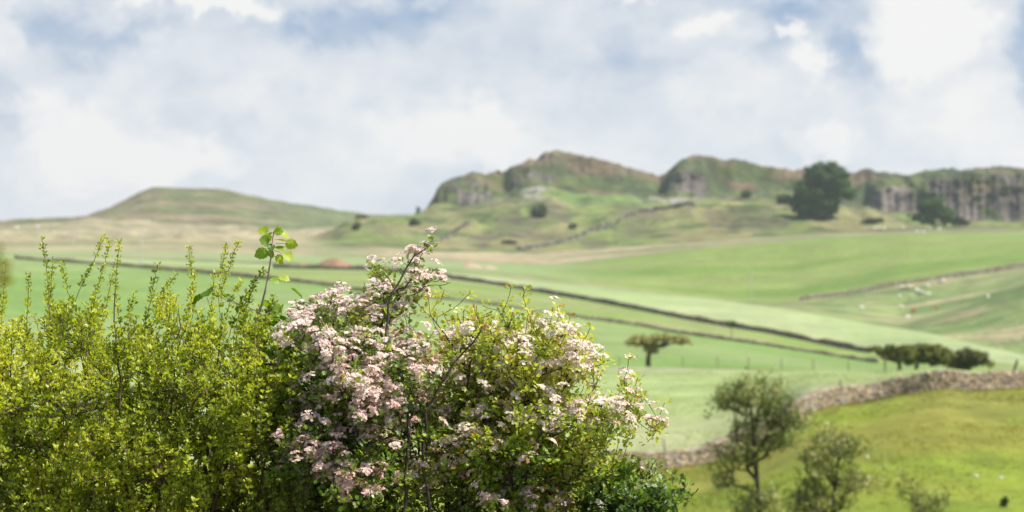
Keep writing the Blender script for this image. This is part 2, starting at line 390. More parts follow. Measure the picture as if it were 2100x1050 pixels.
stone_wall('dry_stone_wall', 'brown far field wall crossing behind the shoots of the yellow-green shrub', 7, 30, 790, .62, .6, .7, .2, M_STONEFAR, base=(.36, .285, .20), rough=.14)
stone_wall('dry_stone_wall', 'greyish wall climbing the sheep slope at far right', 13, 1640, 2330, 1.15, .6, .9, .25, M_STONEFAR, base=(.33, .28, .21), rough=.18)
def wall_pix(label, pix, dmin, dmax, h, base):
    xs = []; ds = []
    px = np.array(pix, float); tt = np.linspace(0, len(px) - 1, 60)
    for t in tt:
        x = np.interp(t, np.arange(len(px)), px[:, 0]); y = np.interp(t, np.arange(len(px)), px[:, 1])
        _, d = on_ground(x, y, dmin, dmax); xs.append(x); ds.append(d)
    ds = np.convolve(np.pad(ds, 4, mode='edge'), np.ones(9) / 9, 'valid')
    stone_wall('dry_stone_wall', label, 0, 0, 0, h, .8, 2.2, .5, M_STONEFAR, base=base, pts=(np.array(xs), ds), cope=False, rough=.2)
wall_pix('dark wall winding up the moor bank towards the middle crag', [(1060,514),(1120,506),(1180,490),(1240,466),(1290,444),(1320,434),(1370,428),(1420,420)], 1010, 1300, 1.5, (.13, .11, .11))
wall_pix('short dark wall climbing the moor bank left of the round bush', [(880,506),(905,494),(930,478),(962,458)], 1020, 1300, 1.4, (.13, .11, .11))

# ------------------------------------------------------------------ fence and posts
def post_mesh(h, r, seed, lean=0.):
    rg = np.random.default_rng(seed)
    pts = [np.array([0, 0, -.25])]
    for t in np.linspace(0, 1, 5): pts.append(np.array([lean * t + rg.normal() * .008, rg.normal() * .008, h * t]))
    pts.append(np.array([lean, 0, h + .01]))
    rr = [r * 1.0] + [r * rg.uniform(.9, 1.05) for _ in range(5)] + [.004]
    return tube(pts, rr, 8)
def make_fence():
    px = [(1180, 728), (1270, 729), (1400, 730), (1472, 730), (1535, 731), (1602, 733), (1668, 735), (1740, 737)]
    dd = 262.
    root = thing('post_and_wire_fence', 'pale post and wire fence behind the crest beside the umbrella-shaped thorn tree', 'fence', [(1500 - CX) / F * dd, dd, zat(1500, dd)[0]])
    org = np.array(root.location); tops = []
    for i, (x, yt) in enumerate(px):
        z = zat(x, dd)[0]; h = max(1.0, (CY - yt) / F * dd - z)
        v, f = post_mesh(h, .062, i, (i % 3 - 1) * .05)
        o = mesh_np('fence_post', v, f, M_WOOD, root, np.tile([.27, .22, .15], (len(v), 1)), True)
        b = np.array([(x - CX) / F * dd, dd, z]); o.location = b - org; tops.append((b, h))
    mb = MB()
    for lev in (.4, .7, .93):
        pts = [b + np.array([0, -.09, h * lev]) - org for b, h in tops]
        v, f = tube(pts, [.004] * len(pts), 4); mb.add(v, f, (.3, .3, .3))
    mb.build('wire', M_WIRE, root)
make_fence()
def single_post(label, x, ytop, d, r, lean, col, ybase=None):
    z = zat(x, d)[0]; h = (CY - ytop) / F * d - z
    v, f = post_mesh(h, r, int(x), lean)
    o = mesh_np('fence_post', v, f, M_WOOD, None, np.tile(col, (len(v), 1)), True)
    o.location = ((x - CX) / F * d, d, z); tag(o, label, 'post')
single_post('thin pale post leaning in front of the low left end of the stone wall', 1367, 897, 102., .05, -.12, [.30, .26, .19])
single_post('leaning stake sticking up from the stone wall where it dips left of the thorn clump', 1716, 779, 118.5, .055, .22, [.25, .2, .15])
single_post('short dark leaning post above the wall at the far right edge', 2078, 738, 150., .085, .25, [.12, .1, .07])
single_post('upright dark post in front of the trunks of the flat-topped thorn clump', 1815, 731, 190., .07, .0, [.15, .12, .09])

def utility_pole(label, x, ytop, d, r=.16):
    z = zat(x, d)[0]; h = (CY - ytop) / F * d - z
    root = thing('utility_pole', label, 'utility pole', [(x - CX) / F * d, d, z], 'poles of the overhead line')
    v, f = tube([[0, 0, -.5], [0, 0, h * .5], [0, 0, h - .02], [0, 0, h]], [r, r * .9, r * .75, .02], 10)
    mesh_np('shaft', v, f, M_WOOD, root, np.tile([.52, .50, .47], (len(v), 1)), True)
    mb = MB(); mb.add(BOXV * np.array([1.9, .14, .16]) + np.array([0, -r - .05, h - .45]), BOXF, (.42, .4, .37))
    arm = mb.build('cross_arm', M_WOOD, root)
    for sx in (-.8, 0, .8):
        v, f = tube([[sx, -r - .05, h - .38], [sx, -r - .05, h - .3], [sx, -r - .05, h - .18], [sx, -r - .05, h - .16]], [.03, .07, .06, .01], 8)
        mesh_np('insulator', v, f, M_WIRE, arm, np.tile([.5, .5, .48], (len(v), 1)))
utility_pole('pale pole on the left moor, the one furthest left of the three', 150, 478, 1000., .2)
utility_pole('pale pole left of the hazel shoot, the taller pole against the moor', 289, 476, 640., .17)
utility_pole('faint slim pole standing alone in the big green hillside field', 1541, 556, 815., .13)

# ------------------------------------------------------------------ plants
LOBED = (np.array([[0,0,0],[-.17,.30,.05],[-.46,.46,.10],[-.24,.56,.05],[-.34,.86,.08],[0,1,-.04],[.34,.86,.08],[.24,.56,.05],[.46,.46,.10],[.17,.30,.05],[0,.55,-.02]]),
         np.array([[10,0,1],[10,1,2],[10,2,3],[10,3,4],[10,4,5],[10,5,6],[10,6,7],[10,7,8],[10,8,9],[10,9,0]]))
OVATE = (np.array([[0,0,0],[-.30,.35,.08],[-.26,.70,.07],[0,1,-.05],[.26,.70,.07],[.30,.35,.08],[0,.5,0]]),
         np.array([[6,0,1],[6,1,2],[6,2,3],[6,3,4],[6,4,5],[6,5,0]]))
_th = np.linspace(0, 2*np.pi, 23)[:-1]
_r = 1 + .06 * np.cos(11 * _th)
SMALL = (np.array([[0,0,0],[-.32,.5,.10],[0,.55,-.02],[.32,.5,.10],[0,1,0]]), np.array([[0,2,1],[0,3,2],[1,2,4],[2,3,4]]))
HAZEL_OUT = np.stack([np.sin(_th) * .47 * _r, .5 - np.cos(_th) * .5 * _r + .10 * (np.abs(np.sin(_th)) ** 3) * 0, .10 * np.abs(np.sin(_th)) - .10 * (np.cos(_th) < -.6)], -1)
HAZEL_OUT[11, 1] += .13
HAZEL_IN = np.stack([np.sin(_th) * .24, .5 - np.cos(_th) * .28, .055 * np.abs(np.sin(_th)) + .02 * np.cos(_th * 8)], -1)
HAZEL = (np.concatenate([HAZEL_OUT, HAZEL_IN, [[0, .5, -.02]]]),
         np.concatenate([np.array([[k, (k+1) % 22, 22 + (k+1) % 22] for k in range(22)]), np.array([[k, 22 + (k+1) % 22, 22 + k] for k in range(22)]), np.array([[44, 22 + k, 22 + (k+1) % 22] for k in range(22)])]))
_p = []
for k in range(10):
    a = k / 10 * 2 * np.pi; r = 1. if k % 2 == 0 else .50
    if k % 2 == 0:
        _p += [[np.cos(a - .26) * r, np.sin(a - .26) * r, .30], [np.cos(a + .26) * r, np.sin(a + .26) * r, .30]]
    else: _p += [[np.cos(a) * r, np.sin(a) * r, .06]]
FLOWER = (np.array(_p + [[0, 0, 0.02]]), np.array([[15, k, (k + 1) % 15] for k in range(15)]))
FLOWER_C = np.array([1.0] * 15 + [0.0])
CLUMP = (np.array([[-.5,0,0],[0,-.5,.08],[.5,0,0],[0,.5,.08]]), np.array([[0,1,2],[0,2,3]]))

def unit(v): return v / (np.linalg.norm(v, axis=-1, keepdims=True) + 1e-9)
def instances(tmpl, pos, ydir, nrm, size, col, centre_col=None, wts=None):
    tv, tf = tmpl; n = len(pos); m = len(tv)
    y = unit(ydir); x = unit(np.cross(y, nrm)); z = np.cross(x, y)
    s = np.asarray(size)[:, None, None]
    v = pos[:, None, :] + s * (tv[None, :, 0:1] * x[:, None] + tv[None, :, 1:2] * y[:, None] + tv[None, :, 2:3] * z[:, None])
    f = (np.arange(n) * m)[:, None, None] + tf[None]
    c = np.broadcast_to(col[:, None, :], (n, m, 3))
    if centre_col is not None:
        w = wts[None, :, None]; c = col[:, None, :] * w + centre_col[None, None, :] * (1 - w)
    return v.reshape(-1, 3), f.reshape(-1, 3), c.reshape(-1, 3)

class Skel:
    def __init__(s, cap=160000):
        s.p = np.zeros((cap, 3)); s.par = np.full(cap, -1); s.limb = np.zeros(cap, int); s.dir = np.zeros((cap, 3)); s.pl = np.zeros(cap); s.n = 0
        s.twigs = []
    def add(s, p, par, limb):
        i = s.n; s.p[i] = p; s.par[i] = par; s.limb[i] = limb
        if par >= 0:
            d = p - s.p[par]; L = np.linalg.norm(d); s.dir[i] = d / (L + 1e-9); s.pl[i] = s.pl[par] + L
        else: s.dir[i] = (0, 0, 1)
        s.n += 1; return i
    def poly(s, pts, limb, par=-1, step=.05, jit=.004, rng=RNG):
        pts = np.asarray(pts, float)
        if par >= 0: pts = np.concatenate([[s.p[par]], pts])
        t = np.concatenate([[0], np.cumsum(np.linalg.norm(np.diff(pts, axis=0), axis=1))])
        n = max(2, int(t[-1] / step)); q = np.linspace(0, t[-1], n)
        # smooth by averaging the polyline
        pp = np.stack([np.interp(q, t, pts[:, k]) for k in range(3)], -1)
        for _ in range(2): pp[1:-1] = .25 * pp[:-2] + .5 * pp[1:-1] + .25 * pp[2:]
        ids = []
        for k in range(1 if par >= 0 else 0, n):
            par = s.add(pp[k] + rng.normal(size=3) * jit, par, limb); ids.append(par)
        return ids
    def nearest(s, p, limb=None):
        d = np.linalg.norm(s.p[:s.n] - p, axis=1)
        if limb is not None: d = d + (s.limb[:s.n] != limb) * 99
        return int(np.argmin(d))
    def attach(s, tip, up=.3, plw=.2, step=.025, jit=.003, curl=.4, rise=0., rng=RNG, min_d=.0):
        P_ = s.p[:s.n]; v = tip - P_; L = np.linalg.norm(v, axis=1) + 1e-9
        c = L * (1 + up * (1 - v[:, 2] / L)) + plw * s.pl[:s.n]
        # avoid turning back on the branch
        c = c + L * .6 * np.clip(-(v * s.dir[:s.n]).sum(1) / L, 0, 1)
        i = int(np.argmin(c)); d = L[i]
        if d < .6 * step: return None
        a = s.p[i]; ctrl = a + s.dir[i] * d * curl + np.array([0, 0, rise * d]) + rng.normal(size=3) * .06 * d
        n = max(2, int(d / step)); par = i; ids = []
        for k in range(1, n + 1):
            t = k / n
            q = (1-t)**2 * a + 2*t*(1-t) * ctrl + t*t * tip
            if k < n: q = q + rng.normal(size=3) * jit
            par = s.add(q, par, s.limb[i]); ids.append(par)
        s.twigs.append(ids); return ids
    def radii(s, r0, power=.42, rmax=9):
        cnt = np.zeros(s.n); kids = np.zeros(s.n, int)
        for i in range(s.n - 1, 0, -1):
            if kids[i] == 0: cnt[i] += 1
            if s.par[i] >= 0: cnt[s.par[i]] += cnt[i]; kids[s.par[i]] += 1
        cnt[0] = max(cnt[0], 1)
        return np.minimum(r0 * np.maximum(cnt, 1) ** power, rmax)
    def wood(s, r, sel=None, n=5):
        """one frustum per node to its parent"""
        i = np.nonzero(s.par[:s.n] >= 0)[0]
        if sel is not None: i = i[sel[i]]
        p = s.par[i]; a = s.p[p]; b = s.p[i]; t = unit(b - a)
        ta = np.where((s.par[p] >= 0)[:, None], unit(s.dir[p] + t), t)
        rb = r[i]; ra = np.minimum(r[p], rb * 1.35)
        def ring(c, t, rad):
            x = unit(np.cross(t, np.array([.31, .87, .2]))); y = np.cross(t, x); th = np.arange(n) / n * 2 * np.pi
            return c[:, None] + rad[:, None, None] * (np.cos(th)[None, :, None] * x[:, None] + np.sin(th)[None, :, None] * y[:, None])
        v = np.concatenate([ring(a, ta, ra), ring(b, s.dir[i], rb)], 1).reshape(-1, 3)
        k = np.arange(n); k2 = (k + 1) % n
        q = np.stack([k, k2, k2 + n, k + n], -1)
        f = ((np.arange(len(i)) * 2 * n)[:, None, None] + q[None]).reshape(-1, 4)
        return v, f, i

def pix(p):
    return CX + p[:, 0] / p[:, 1] * F, CY - p[:, 2] / p[:, 1] * F
def ell_tips(ells, n, d0, dep, rng, shell=.35):
    """points spread through a set of lobes given as (x, y, rx, ry[, depth offset]) seen from the camera; real depth in metres"""
    area = np.array([e[2] * e[3] for e in ells], float); k = rng.choice(len(ells), n, p=area / area.sum())
    u = rng.normal(size=(n, 3)); u = unit(u) * (rng.random(n)[:, None] ** (shell))
    out = []
    for i in range(n):
        e = ells[k[i]]; dd = d0 + (e[4] if len(e) > 4 else 0) + u[i, 2] * dep
        out.append(P(e[0] + u[i, 0] * e[2], e[1] + u[i, 1] * e[3], dd))
    return np.array(out)

def foliage_at(sk, sites, rng, per, size, spread, colfn, tmpl, upw=.35, fwd=.35, nrm_up=.8):
    """rosettes of leaves at skeleton nodes"""
    i = np.repeat(sites, per); n = len(i)
    t = sk.dir[i]; rad = rng.normal(size=(n, 3)); rad -= (rad * t).sum(1)[:, None] * t; rad = unit(rad)
    d = unit(t * fwd + rad + np.array([0, 0, upw]))
    nr = unit(np.array([0, 0, 1.]) * nrm_up + t * .5 + rng.normal(size=(n, 3)) * .55)
    pos = sk.p[i] + rad * spread * rng.uniform(.1, 1., (n, 1)) + rng.normal(size=(n, 3)) * spread * .25
    sz = (size(i, pos) if callable(size) else size) * rng.uniform(.6, 1.25, n)
    return i, pos, d, nr, sz, colfn(i, pos, rng)

def emit(tmpl, name, mat, parent, org, arr, sel, **kw):
    i, pos, d, nr, sz, c = arr
    if not sel.any(): return None
    v, f, cc = instances(tmpl, pos[sel], d[sel], nr[sel], sz[sel], c[sel], **kw)
    return mesh_np(name, v - org, f, mat, parent, cc)

def shrub(name, label, cat, base, roots, tips, rng, r0=.0011, up=.3, plw=.2, step=.025, jit=.003, curl=.4, rise=0., bark=(.10,.075,.055), power=.42,
          site_fn=None, leaf=None, blossom=None, group=None, merge=False, shoot=None, spires=(), minr=0):
    sk = Skel(); sk.add(np.array(base), -1, 0)
    bough = []
    for k, pl in enumerate(roots): bough.append(sk.poly(pl, k + 1, 0, step=.05, rng=rng))
    order = np.argsort(np.linalg.norm(tips - np.array(base), axis=1))
    for q in order: sk.attach(tips[q], up, plw, step, jit, curl, rise, rng)
    if shoot:
        for q in range(len(sk.twigs)):
            e = sk.twigs[q][-1]; L = rng.uniform(*shoot[:2]) * (.45 if sk.p[e][2] > -.19 and sk.p[e][1] < 20 and 'hawthorn' in name else 1); dv = unit(sk.dir[e] * shoot[3] + np.array([0, 0, shoot[2]]) + rng.normal(size=3) * .35)
            n = max(2, int(L / step)); par = e; ids = []
            for k in range(1, n + 1):
                par = sk.add(sk.p[par] + dv * L / n + rng.normal(size=3) * jit, par, sk.limb[e]); dv = unit(dv + np.array([0, 0, .12]) + rng.normal(size=3) * .06); ids.append(par)
            sk.twigs.append(ids)
    spire0 = sk.n
    for q in spires:
        n0 = sk.nearest(q[0]); ids = sk.poly(q, sk.limb[n0], n0, step=.0115, jit=.0015, rng=rng)
        sk.twigs.append(ids)
    sk.age = np.full(sk.n, 30.)
    for ids in sk.twigs:
        for q, nd in enumerate(ids): sk.age[nd] = min((len(ids) - q) * step, .04 if len(spires) and ids[0] >= spire0 else 9)  # length left to the twig tip; drives leaf colour
    global CUR; CUR = sk
    r = sk.radii(r0, power)
    for ids in bough if minr else (): r[ids] = np.maximum(r[ids], np.linspace(minr, minr * .25, len(ids)))
    root = thing(name, label, cat, base, group); org = np.array(base)
    isl = np.zeros(sk.n, int); 
    sites = []
    for ids in sk.twigs:
        L = len(ids)
        for q, node in enumerate(ids):
            if rng.random() < site_fn(q / L, L - q): sites.append(node)
    sites = np.array(sites)
    per = leaf['per']; lsites = sites
    if blossom:
        px, py = pix(sk.p[sites]); pr = blossom['prob'](px, py, sk.p[sites]) * sstep(.32, .44, fbm(px / 26., py / 20., 3, 66)); isb = rng.random(len(sites)) < pr
        lsites = sites[~isb | (rng.random(len(sites)) < .45)]
    arr = foliage_at(sk, lsites, rng, per, leaf['size'], leaf['spread'], leaf['col'], leaf['tmpl'], leaf.get('upw', .35), leaf.get('fwd', .35))
    if blossom:
        bs = sites[isb]
        nb = blossom['n']; ib = np.repeat(bs, nb); n = len(ib)
        cdir = np.repeat(unit(np.array([0, -.15, 1.]) * .9 + sk.dir[bs] * .5 + rng.normal(size=(len(bs), 3)) * .35), nb, axis=0)
        rad = rng.normal(size=(n, 3)); rad = unit(rad) * rng.random((n, 1)) ** .5
        hgt = (rad * cdir).sum(1)[:, None]; rad = rad - cdir * hgt
        pos = sk.p[ib] + cdir * (blossom['lift'] + np.sqrt(np.clip(1 - (rad ** 2).sum(1), 0, 1))[:, None] * blossom['dome'] * .5) + rad * blossom['dome']
        nr = unit(cdir + rad * .9 + rng.normal(size=(n, 3)) * .45)
        yd = rng.normal(size=(n, 3)); yd -= (yd * nr).sum(1)[:, None] * nr
        barr = (ib, pos, unit(yd), nr, blossom['size'] * rng.uniform(.75, 1.15, n), blossom['col'](ib, pos, rng, np.repeat(rng.random(len(bs)), nb)))
    limbs = [0] if merge else sorted(set(sk.limb[1:sk.n].tolist()))
    for lb in limbs:
        sel = np.ones(sk.n, bool) if merge else sk.limb[:sk.n] == lb
        v, f, idx = sk.wood(r, sel)
        if not len(v): continue
        c = np.repeat(np.array(bark)[None] * (0.75 + .5 * rng.random((len(idx), 1))), 10, 0)
        w = mesh_np('trunk' if merge else 'branch', v - org, f, M_BARK, root, c, True)
        par = root if merge else w
        emit(leaf['tmpl'], 'foliage', leaf.get('mat', M_LEAF), par, org, arr, sel[arr[0]])
        if blossom: emit(FLOWER, 'blossom', M_PETAL, par, org, barr, sel[barr[0]], centre_col=np.array(blossom['centre']), wts=FLOWER_C)
    return root
def gz(x, d): return zat(x, d)[0]
def ramp(t, stops):
    t = np.asarray(t); ks = [s[0] for s in stops]
    return np.stack([np.interp(t, ks, [s[1][c] for s in stops]) for c in range(3)], -1)

# ---- the yellow-green shrub on the left
def left_shrub():
    rng = np.random.default_rng(101); D0 = 9.05
    tips = []
    spires = [[(0,700),(12,542)],[(52,720),(59,563)],[(104,640),(96,560),(86,492)],[(100,660),(109,525)],[(165,660),(140,600),(127,540)],[(130,700),(160,600),(195,530),(216,484)],[(175,720),(195,610),(226,498)],
              [(250,690),(235,590),(245,495)],[(205,680),(232,560)],[(295,680),(312,600),(322,545)],[(315,650),(335,600),(360,563)],[(385,700),(398,610),(387,507)],[(380,680),(400,560)],[(455,700),(448,600),(464,498)],[(450,610),(489,495)],
              [(455,680),(470,620),(493,575)],[(460,720),(485,640),(515,590),(540,557)],[(255,680),(275,600)],[(430,680),(440,560)],[(490,680),(520,590)],[(-35,700),(-25,560)],[(180,700),(190,610)],
              [(345,690),(350,600)],[(530,690),(562,610)],[(120,690),(90,600)]]
    spires = [[P(x, y, D0 + dz) for x, y in q] for q in spires for dz in [rng.uniform(-.22, .25)]]
    n = 0
    while n < 4000:
        x = rng.uniform(-160, 640); y = rng.uniform(600, 1230); dz = rng.uniform(-1, 1)
        top = 668 + 26 * math.sin(x * .031) + 18 * math.sin(x * .083 + 1) + (20 if x > 560 else 0) + max(0, x - 540) * 1.1
        depth = .58 * min(1, max(.12, (y - 560) / 240.))
        if fbm(np.array([x / 52.]), np.array([y / 44. + (3 if dz > 0 else 0)]), 3, 71)[0] < .44: continue
        if y < top or rng.random() > (.5 + .5 * min(1, (y - top) / 120)) : continue
        tips.append(P(x, y, D0 + .05 + dz * depth)); n += 1
    for k in range(900):
        tips.append(P(rng.uniform(-160, 640), rng.uniform(800, 1180), D0 + .05 + rng.uniform(-.1, .75)))
    tips = np.array(tips)
    base = P(300, 525 + 1.47 / 9.2 * F, 9.2); base[2] = gz(300, 9.2) - .02
    roots = []
    for x0, x1, y1, dd in [(60,-70,700,.1),(100,20,690,-.15),(150,105,640,.0),(210,150,650,.25),(250,235,600,-.1),(300,300,690,.2),(330,370,640,-.2),(370,455,640,.1),(400,500,660,-.15),(440,560,720,.15),(460,600,850,-.2),(240,180,760,-.35)]:
        b = P(x0, 1330, 9.15 + dd * .5)
        roots.append([b, P(x0 + (x1 - x0) * .35 + rng.normal() * 12, 1080, 9.1 + dd), P(x0 + (x1 - x0) * .75 + rng.normal() * 14, 860, 9.05 + dd), P(x1, y1, 9.05 + dd)])
    def colf(i, pos, rg):
        n = len(i); t = rg.random(n); px, py = pix(pos)
        g = fbm(px / 70., py / 70., 3, 61); t = np.clip(t * .55 + (g - .5) * 1.3 + .42 - CUR.age[i] * 3.2, 0, 1)  # yellower young tips; leaves further in coloured darker to imitate interior shade
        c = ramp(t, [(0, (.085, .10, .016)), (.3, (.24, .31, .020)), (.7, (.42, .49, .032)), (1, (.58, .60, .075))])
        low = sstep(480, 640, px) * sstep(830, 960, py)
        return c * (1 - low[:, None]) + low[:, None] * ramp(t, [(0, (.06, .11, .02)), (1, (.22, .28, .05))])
    def site(t, left): return .8 if left < 22 else .3
    shrub('yellow_green_shrub', 'upright yellow-green shrub with tiny young leaves filling the lower left', 'shrub', base, roots, tips, rng,
          r0=.0012, up=.5, plw=.10, step=.019, jit=.0042, curl=.35, bark=(.12, .08, .055), power=.40, minr=.009,
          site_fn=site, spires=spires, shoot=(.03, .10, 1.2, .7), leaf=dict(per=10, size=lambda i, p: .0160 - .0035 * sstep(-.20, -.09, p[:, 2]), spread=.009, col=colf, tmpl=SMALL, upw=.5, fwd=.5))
left_shrub()

# ---- blossoming hawthorns
def gauss_prob(spots):
    def f(px, py, p):
        s = np.zeros(len(px))
        for x, y, rx, ry, a in spots: s = np.maximum(s, a * np.exp(-(((px - x) / rx) ** 2 + ((py - y) / ry) ** 2)))
        return np.clip(s * 1.25, 0, .95)
    return f
def pink_thorn():
    rng = np.random.default_rng(202); D0 = 9.0
    ells = [(715,650,100,30,.05),(640,690,65,40,-.05),(780,640,40,40),(690,720,90,40,-.1),(750,770,120,60,0),(680,800,60,60,.1),(740,850,130,60,-.15),(680,930,90,50,0),(640,960,60,40,-.2),(760,960,120,60,-.1),(720,1030,130,60,0),
            (850,760,50,50,-.15),(820,900,60,50,0),(780,1120,200,90,0)]
    tips = list(ell_tips(ells, 1250, D0, .36, rng, .5))
    for x, y, dx in [(880,504,0),(868,517,0),(850,528,0),(836,545,0),(895,578,0),(880,573,0),(862,572,0),(905,585,0),(868,590,0),(842,582,0),(763,558,0),(775,562,0),(790,566,0),(770,582,0),(782,588,0),(800,575,0),(822,560,0),(815,600,0),(838,606,0),(828,620,0),(800,640,0),(818,650,0),(835,668,0),(842,690,0),(790,612,0),(850,556,0),(858,540,0),(830,590,0),(812,620,0)]:
        tips.append(P(x, y, D0 - .05 + rng.uniform(-.09, .09)))
    for k in range(110):
        a = rng.random(); tips.append(P(600 + 165 * a + rng.normal() * 14, 915 + 105 * a + rng.normal() * 16, D0 - .40 + rng.normal() * .05))
    for k in range(90):
        a = rng.random(); tips.append(P(640 + 150 * a + rng.normal() * 16, 735 + 120 * a + rng.normal() * 18, D0 - .36 + rng.normal() * .05))
    tips = np.array(tips)
    base = P(815, 1320, 9.15); base[2] = gz(815, 9.15) - .02
    q = lambda l, o: [P(x, y, D0 + o) for x, y in l]
    roots = [q([(812,1150),(835,980),(838,860),(826,773),(805,720),(788,672),(784,648),(792,625),(805,598),(824,556),(846,528),(872,508)], -.26),
             q([(800,1180),(790,1000),(800,860),(818,790),(807,739),(794,700),(770,655),(735,632)], .06),
             q([(780,1180),(740,1020),(715,880),(664,765),(626,731),(603,697),(575,680)], -.12),
             q([(790,1150),(720,1020),(660,960),(620,930)], -.25),
             q([(810,1150),(850,1000),(862,880),(860,790)], .2),
             q([(790,1150),(760,1000),(720,900),(690,830),(640,800)], .22)]
    pr = gauss_prob([(715,640,120,45,.75),(610,680,60,40,.7),(680,720,60,40,.75),(720,770,100,50,.85),(810,700,60,60,.7),(820,570,110,60,.8),(860,520,40,30,.85),(770,840,110,60,.8),(640,840,70,50,.6),(690,880,80,40,.6),
                     (620,930,45,30,.9),(670,965,55,35,.95),(725,1000,65,35,.95),(870,760,60,50,.6),(780,900,60,50,.45),(860,950,60,40,.3)])
    def colf(i, pos, rg):
        n = len(i); t = rg.random(n); px, py = pix(pos); g = fbm(px / 60., py / 60., 3, 62); t = np.clip(t * .6 + (g - .4) * 1.0 + .15, 0, 1)
        return ramp(t, [(0, (.055, .11, .018)), (.45, (.13, .22, .028)), (.8, (.27, .36, .045)), (1, (.40, .45, .08))])
    def bcol(i, pos, rg, u):
        px, py = pix(pos); w = np.clip(u * .6 + rg.random(len(i)) * .3 + (py - 800) / 650., 0, 1)
        return ramp(w, [(0, (.95, .91, .84)), (.45, (.93, .82, .76)), (.75, (.88, .68, .64)), (1, (.76, .48, .46))])
    shrub('pink_hawthorn', 'hawthorn in full pink and white blossom with a tall spire, at bottom centre', 'shrub', base, roots, tips, rng,
          r0=.0012, up=.25, plw=.22, step=.024, jit=.0025, curl=.45, rise=.05, bark=(.075, .06, .05), power=.42, minr=.011,
          site_fn=lambda t, left: .75 if left < 9 else .2,
          shoot=(.04, .12, .3, 1.2), leaf=dict(per=6, size=.0205, spread=.018, col=colf, tmpl=LOBED, upw=.3, fwd=.4),
          blossom=dict(prob=pr, n=24, lift=.024, dome=.027, size=.0066, col=bcol, centre=(.60, .30, .26)))
pink_thorn()
def lime_thorn():
    rng = np.random.default_rng(303); D0 = 9.1
    ells = [(990,690,70,35,0),(1060,700,50,40,0),(1130,710,50,35,0),(1180,720,22,30,0),(940,730,60,45,0),(1040,770,130,60,0),(1150,770,60,35,0),(1190,765,25,15,-.1),(960,830,110,60,.1),(1100,850,130,60,-.1),(1220,865,60,30,-.1),
            (1010,920,140,60,-.1),(1160,930,110,50,0),(960,1000,140,60,0),(1110,1010,130,60,.1),(1230,960,50,40,0),(1060,1120,220,90,0),(900,900,50,60,.2)]
    tips = list(ell_tips(ells, 1500, D0, .38, rng, .5))
    for x, y in [(1157,668),(1187,686),(1120,690),(1088,655),(1015,635),(960,655),(940,690),(905,616),(885,650),(915,640),(880,625),(1030,645),(1205,735),(1215,760),(1217,775),(1195,745),
                 (1280,776),(1276,795),(1283,805),(1290,815),(1278,820),(1300,830),(1320,833),(1340,845),(1352,858),(1348,880),(1330,872),(1310,860),(1290,845),(1262,830),(1245,840),(1230,835),(1335,855),(1272,838),(1315,848),(1342,890),(1290,870),(1195,700),(1200,820)]:
        tips.append(P(x, y, D0 - .12 + rng.uniform(-.08, .08)))
    tips = np.array(tips)
    base = P(965, 1320, 9.25); base[2] = gz(965, 9.25) - .02
    q = lambda l, o: [P(x, y, D0 + o) for x, y in l]
    roots = [q([(900,1150),(868,980),(867,884),(884,829),(904,781),(927,747),(955,713),(985,680)], -.36),
             q([(930,1150),(910,1000),(940,900),(985,840),(1040,790),(1100,740),(1150,690)], 0),
             q([(960,1150),(985,1010),(1060,900),(1130,820),(1190,770)], .1),
             q([(980,1150),(1050,1000),(1150,900),(1220,855),(1262,842),(1290,838),(1335,862)], -.12),
             q([(960,1180),(1060,1060),(1150,990),(1240,950)], .1),
             q([(930,1150),(950,980),(980,860),(1010,760),(1030,690)], .2)]
    pr = gauss_prob([(1150,690,55,35,.75),(1185,740,40,45,.65),(1080,730,60,40,.4),(1150,765,90,28,.75),(1200,770,25,20,.85),(960,760,70,45,.5),(940,690,40,20,.4),(1040,800,80,40,.4),(1010,700,30,25,.4),(1220,850,90,32,.85),(1310,850,60,40,.85),(1283,800,18,32,.85),
                     (1130,870,60,30,.6),(1000,870,70,40,.35),(930,930,80,40,.4),(880,970,60,40,.6),(900,850,60,50,.5),(1060,960,60,40,.2),(1090,1020,90,30,.5),(1010,1035,60,25,.5),(1150,1045,80,25,.5)])
    def colf(i, pos, rg):
        n = len(i); px, py = pix(pos); g = fbm(px / 55., py / 55., 3, 63)
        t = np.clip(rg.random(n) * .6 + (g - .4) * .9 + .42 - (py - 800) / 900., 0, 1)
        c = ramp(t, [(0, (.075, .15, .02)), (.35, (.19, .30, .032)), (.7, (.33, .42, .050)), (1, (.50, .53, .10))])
        o = (rg.random(n) < .07 * (1 + (py < 720))) & (fbm(px / 25., py / 25., 2, 64) > .5)
        c[o] = np.array([.42, .20, .05]) * rg.uniform(.7, 1.1, (o.sum(), 1))
        return c
    def bcol(i, pos, rg, u):
        px, py = pix(pos); w = np.clip(u * .42 + rg.random(len(i)) * .28 + (py - 880) / 500., 0, 1)
        return ramp(w, [(0, (.94, .91, .84)), (.4, (.93, .86, .80)), (.75, (.88, .70, .65)), (1, (.76, .46, .44))])
    shrub('white_hawthorn', 'lime-green hawthorn with white and pale pink blossom reaching right over the pale field', 'shrub', base, roots, tips, rng,
          r0=.0012, up=.25, plw=.2, step=.024, jit=.0025, curl=.45, rise=.04, bark=(.07, .055, .045), power=.42, minr=.011,
          site_fn=lambda t, left: .72 if left < 10 else .2,
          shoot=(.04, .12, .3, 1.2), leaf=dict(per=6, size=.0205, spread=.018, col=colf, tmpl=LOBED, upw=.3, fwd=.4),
          blossom=dict(prob=pr, n=24, lift=.024, dome=.027, size=.0066, col=bcol, centre=(.62, .36, .26)))
lime_thorn()
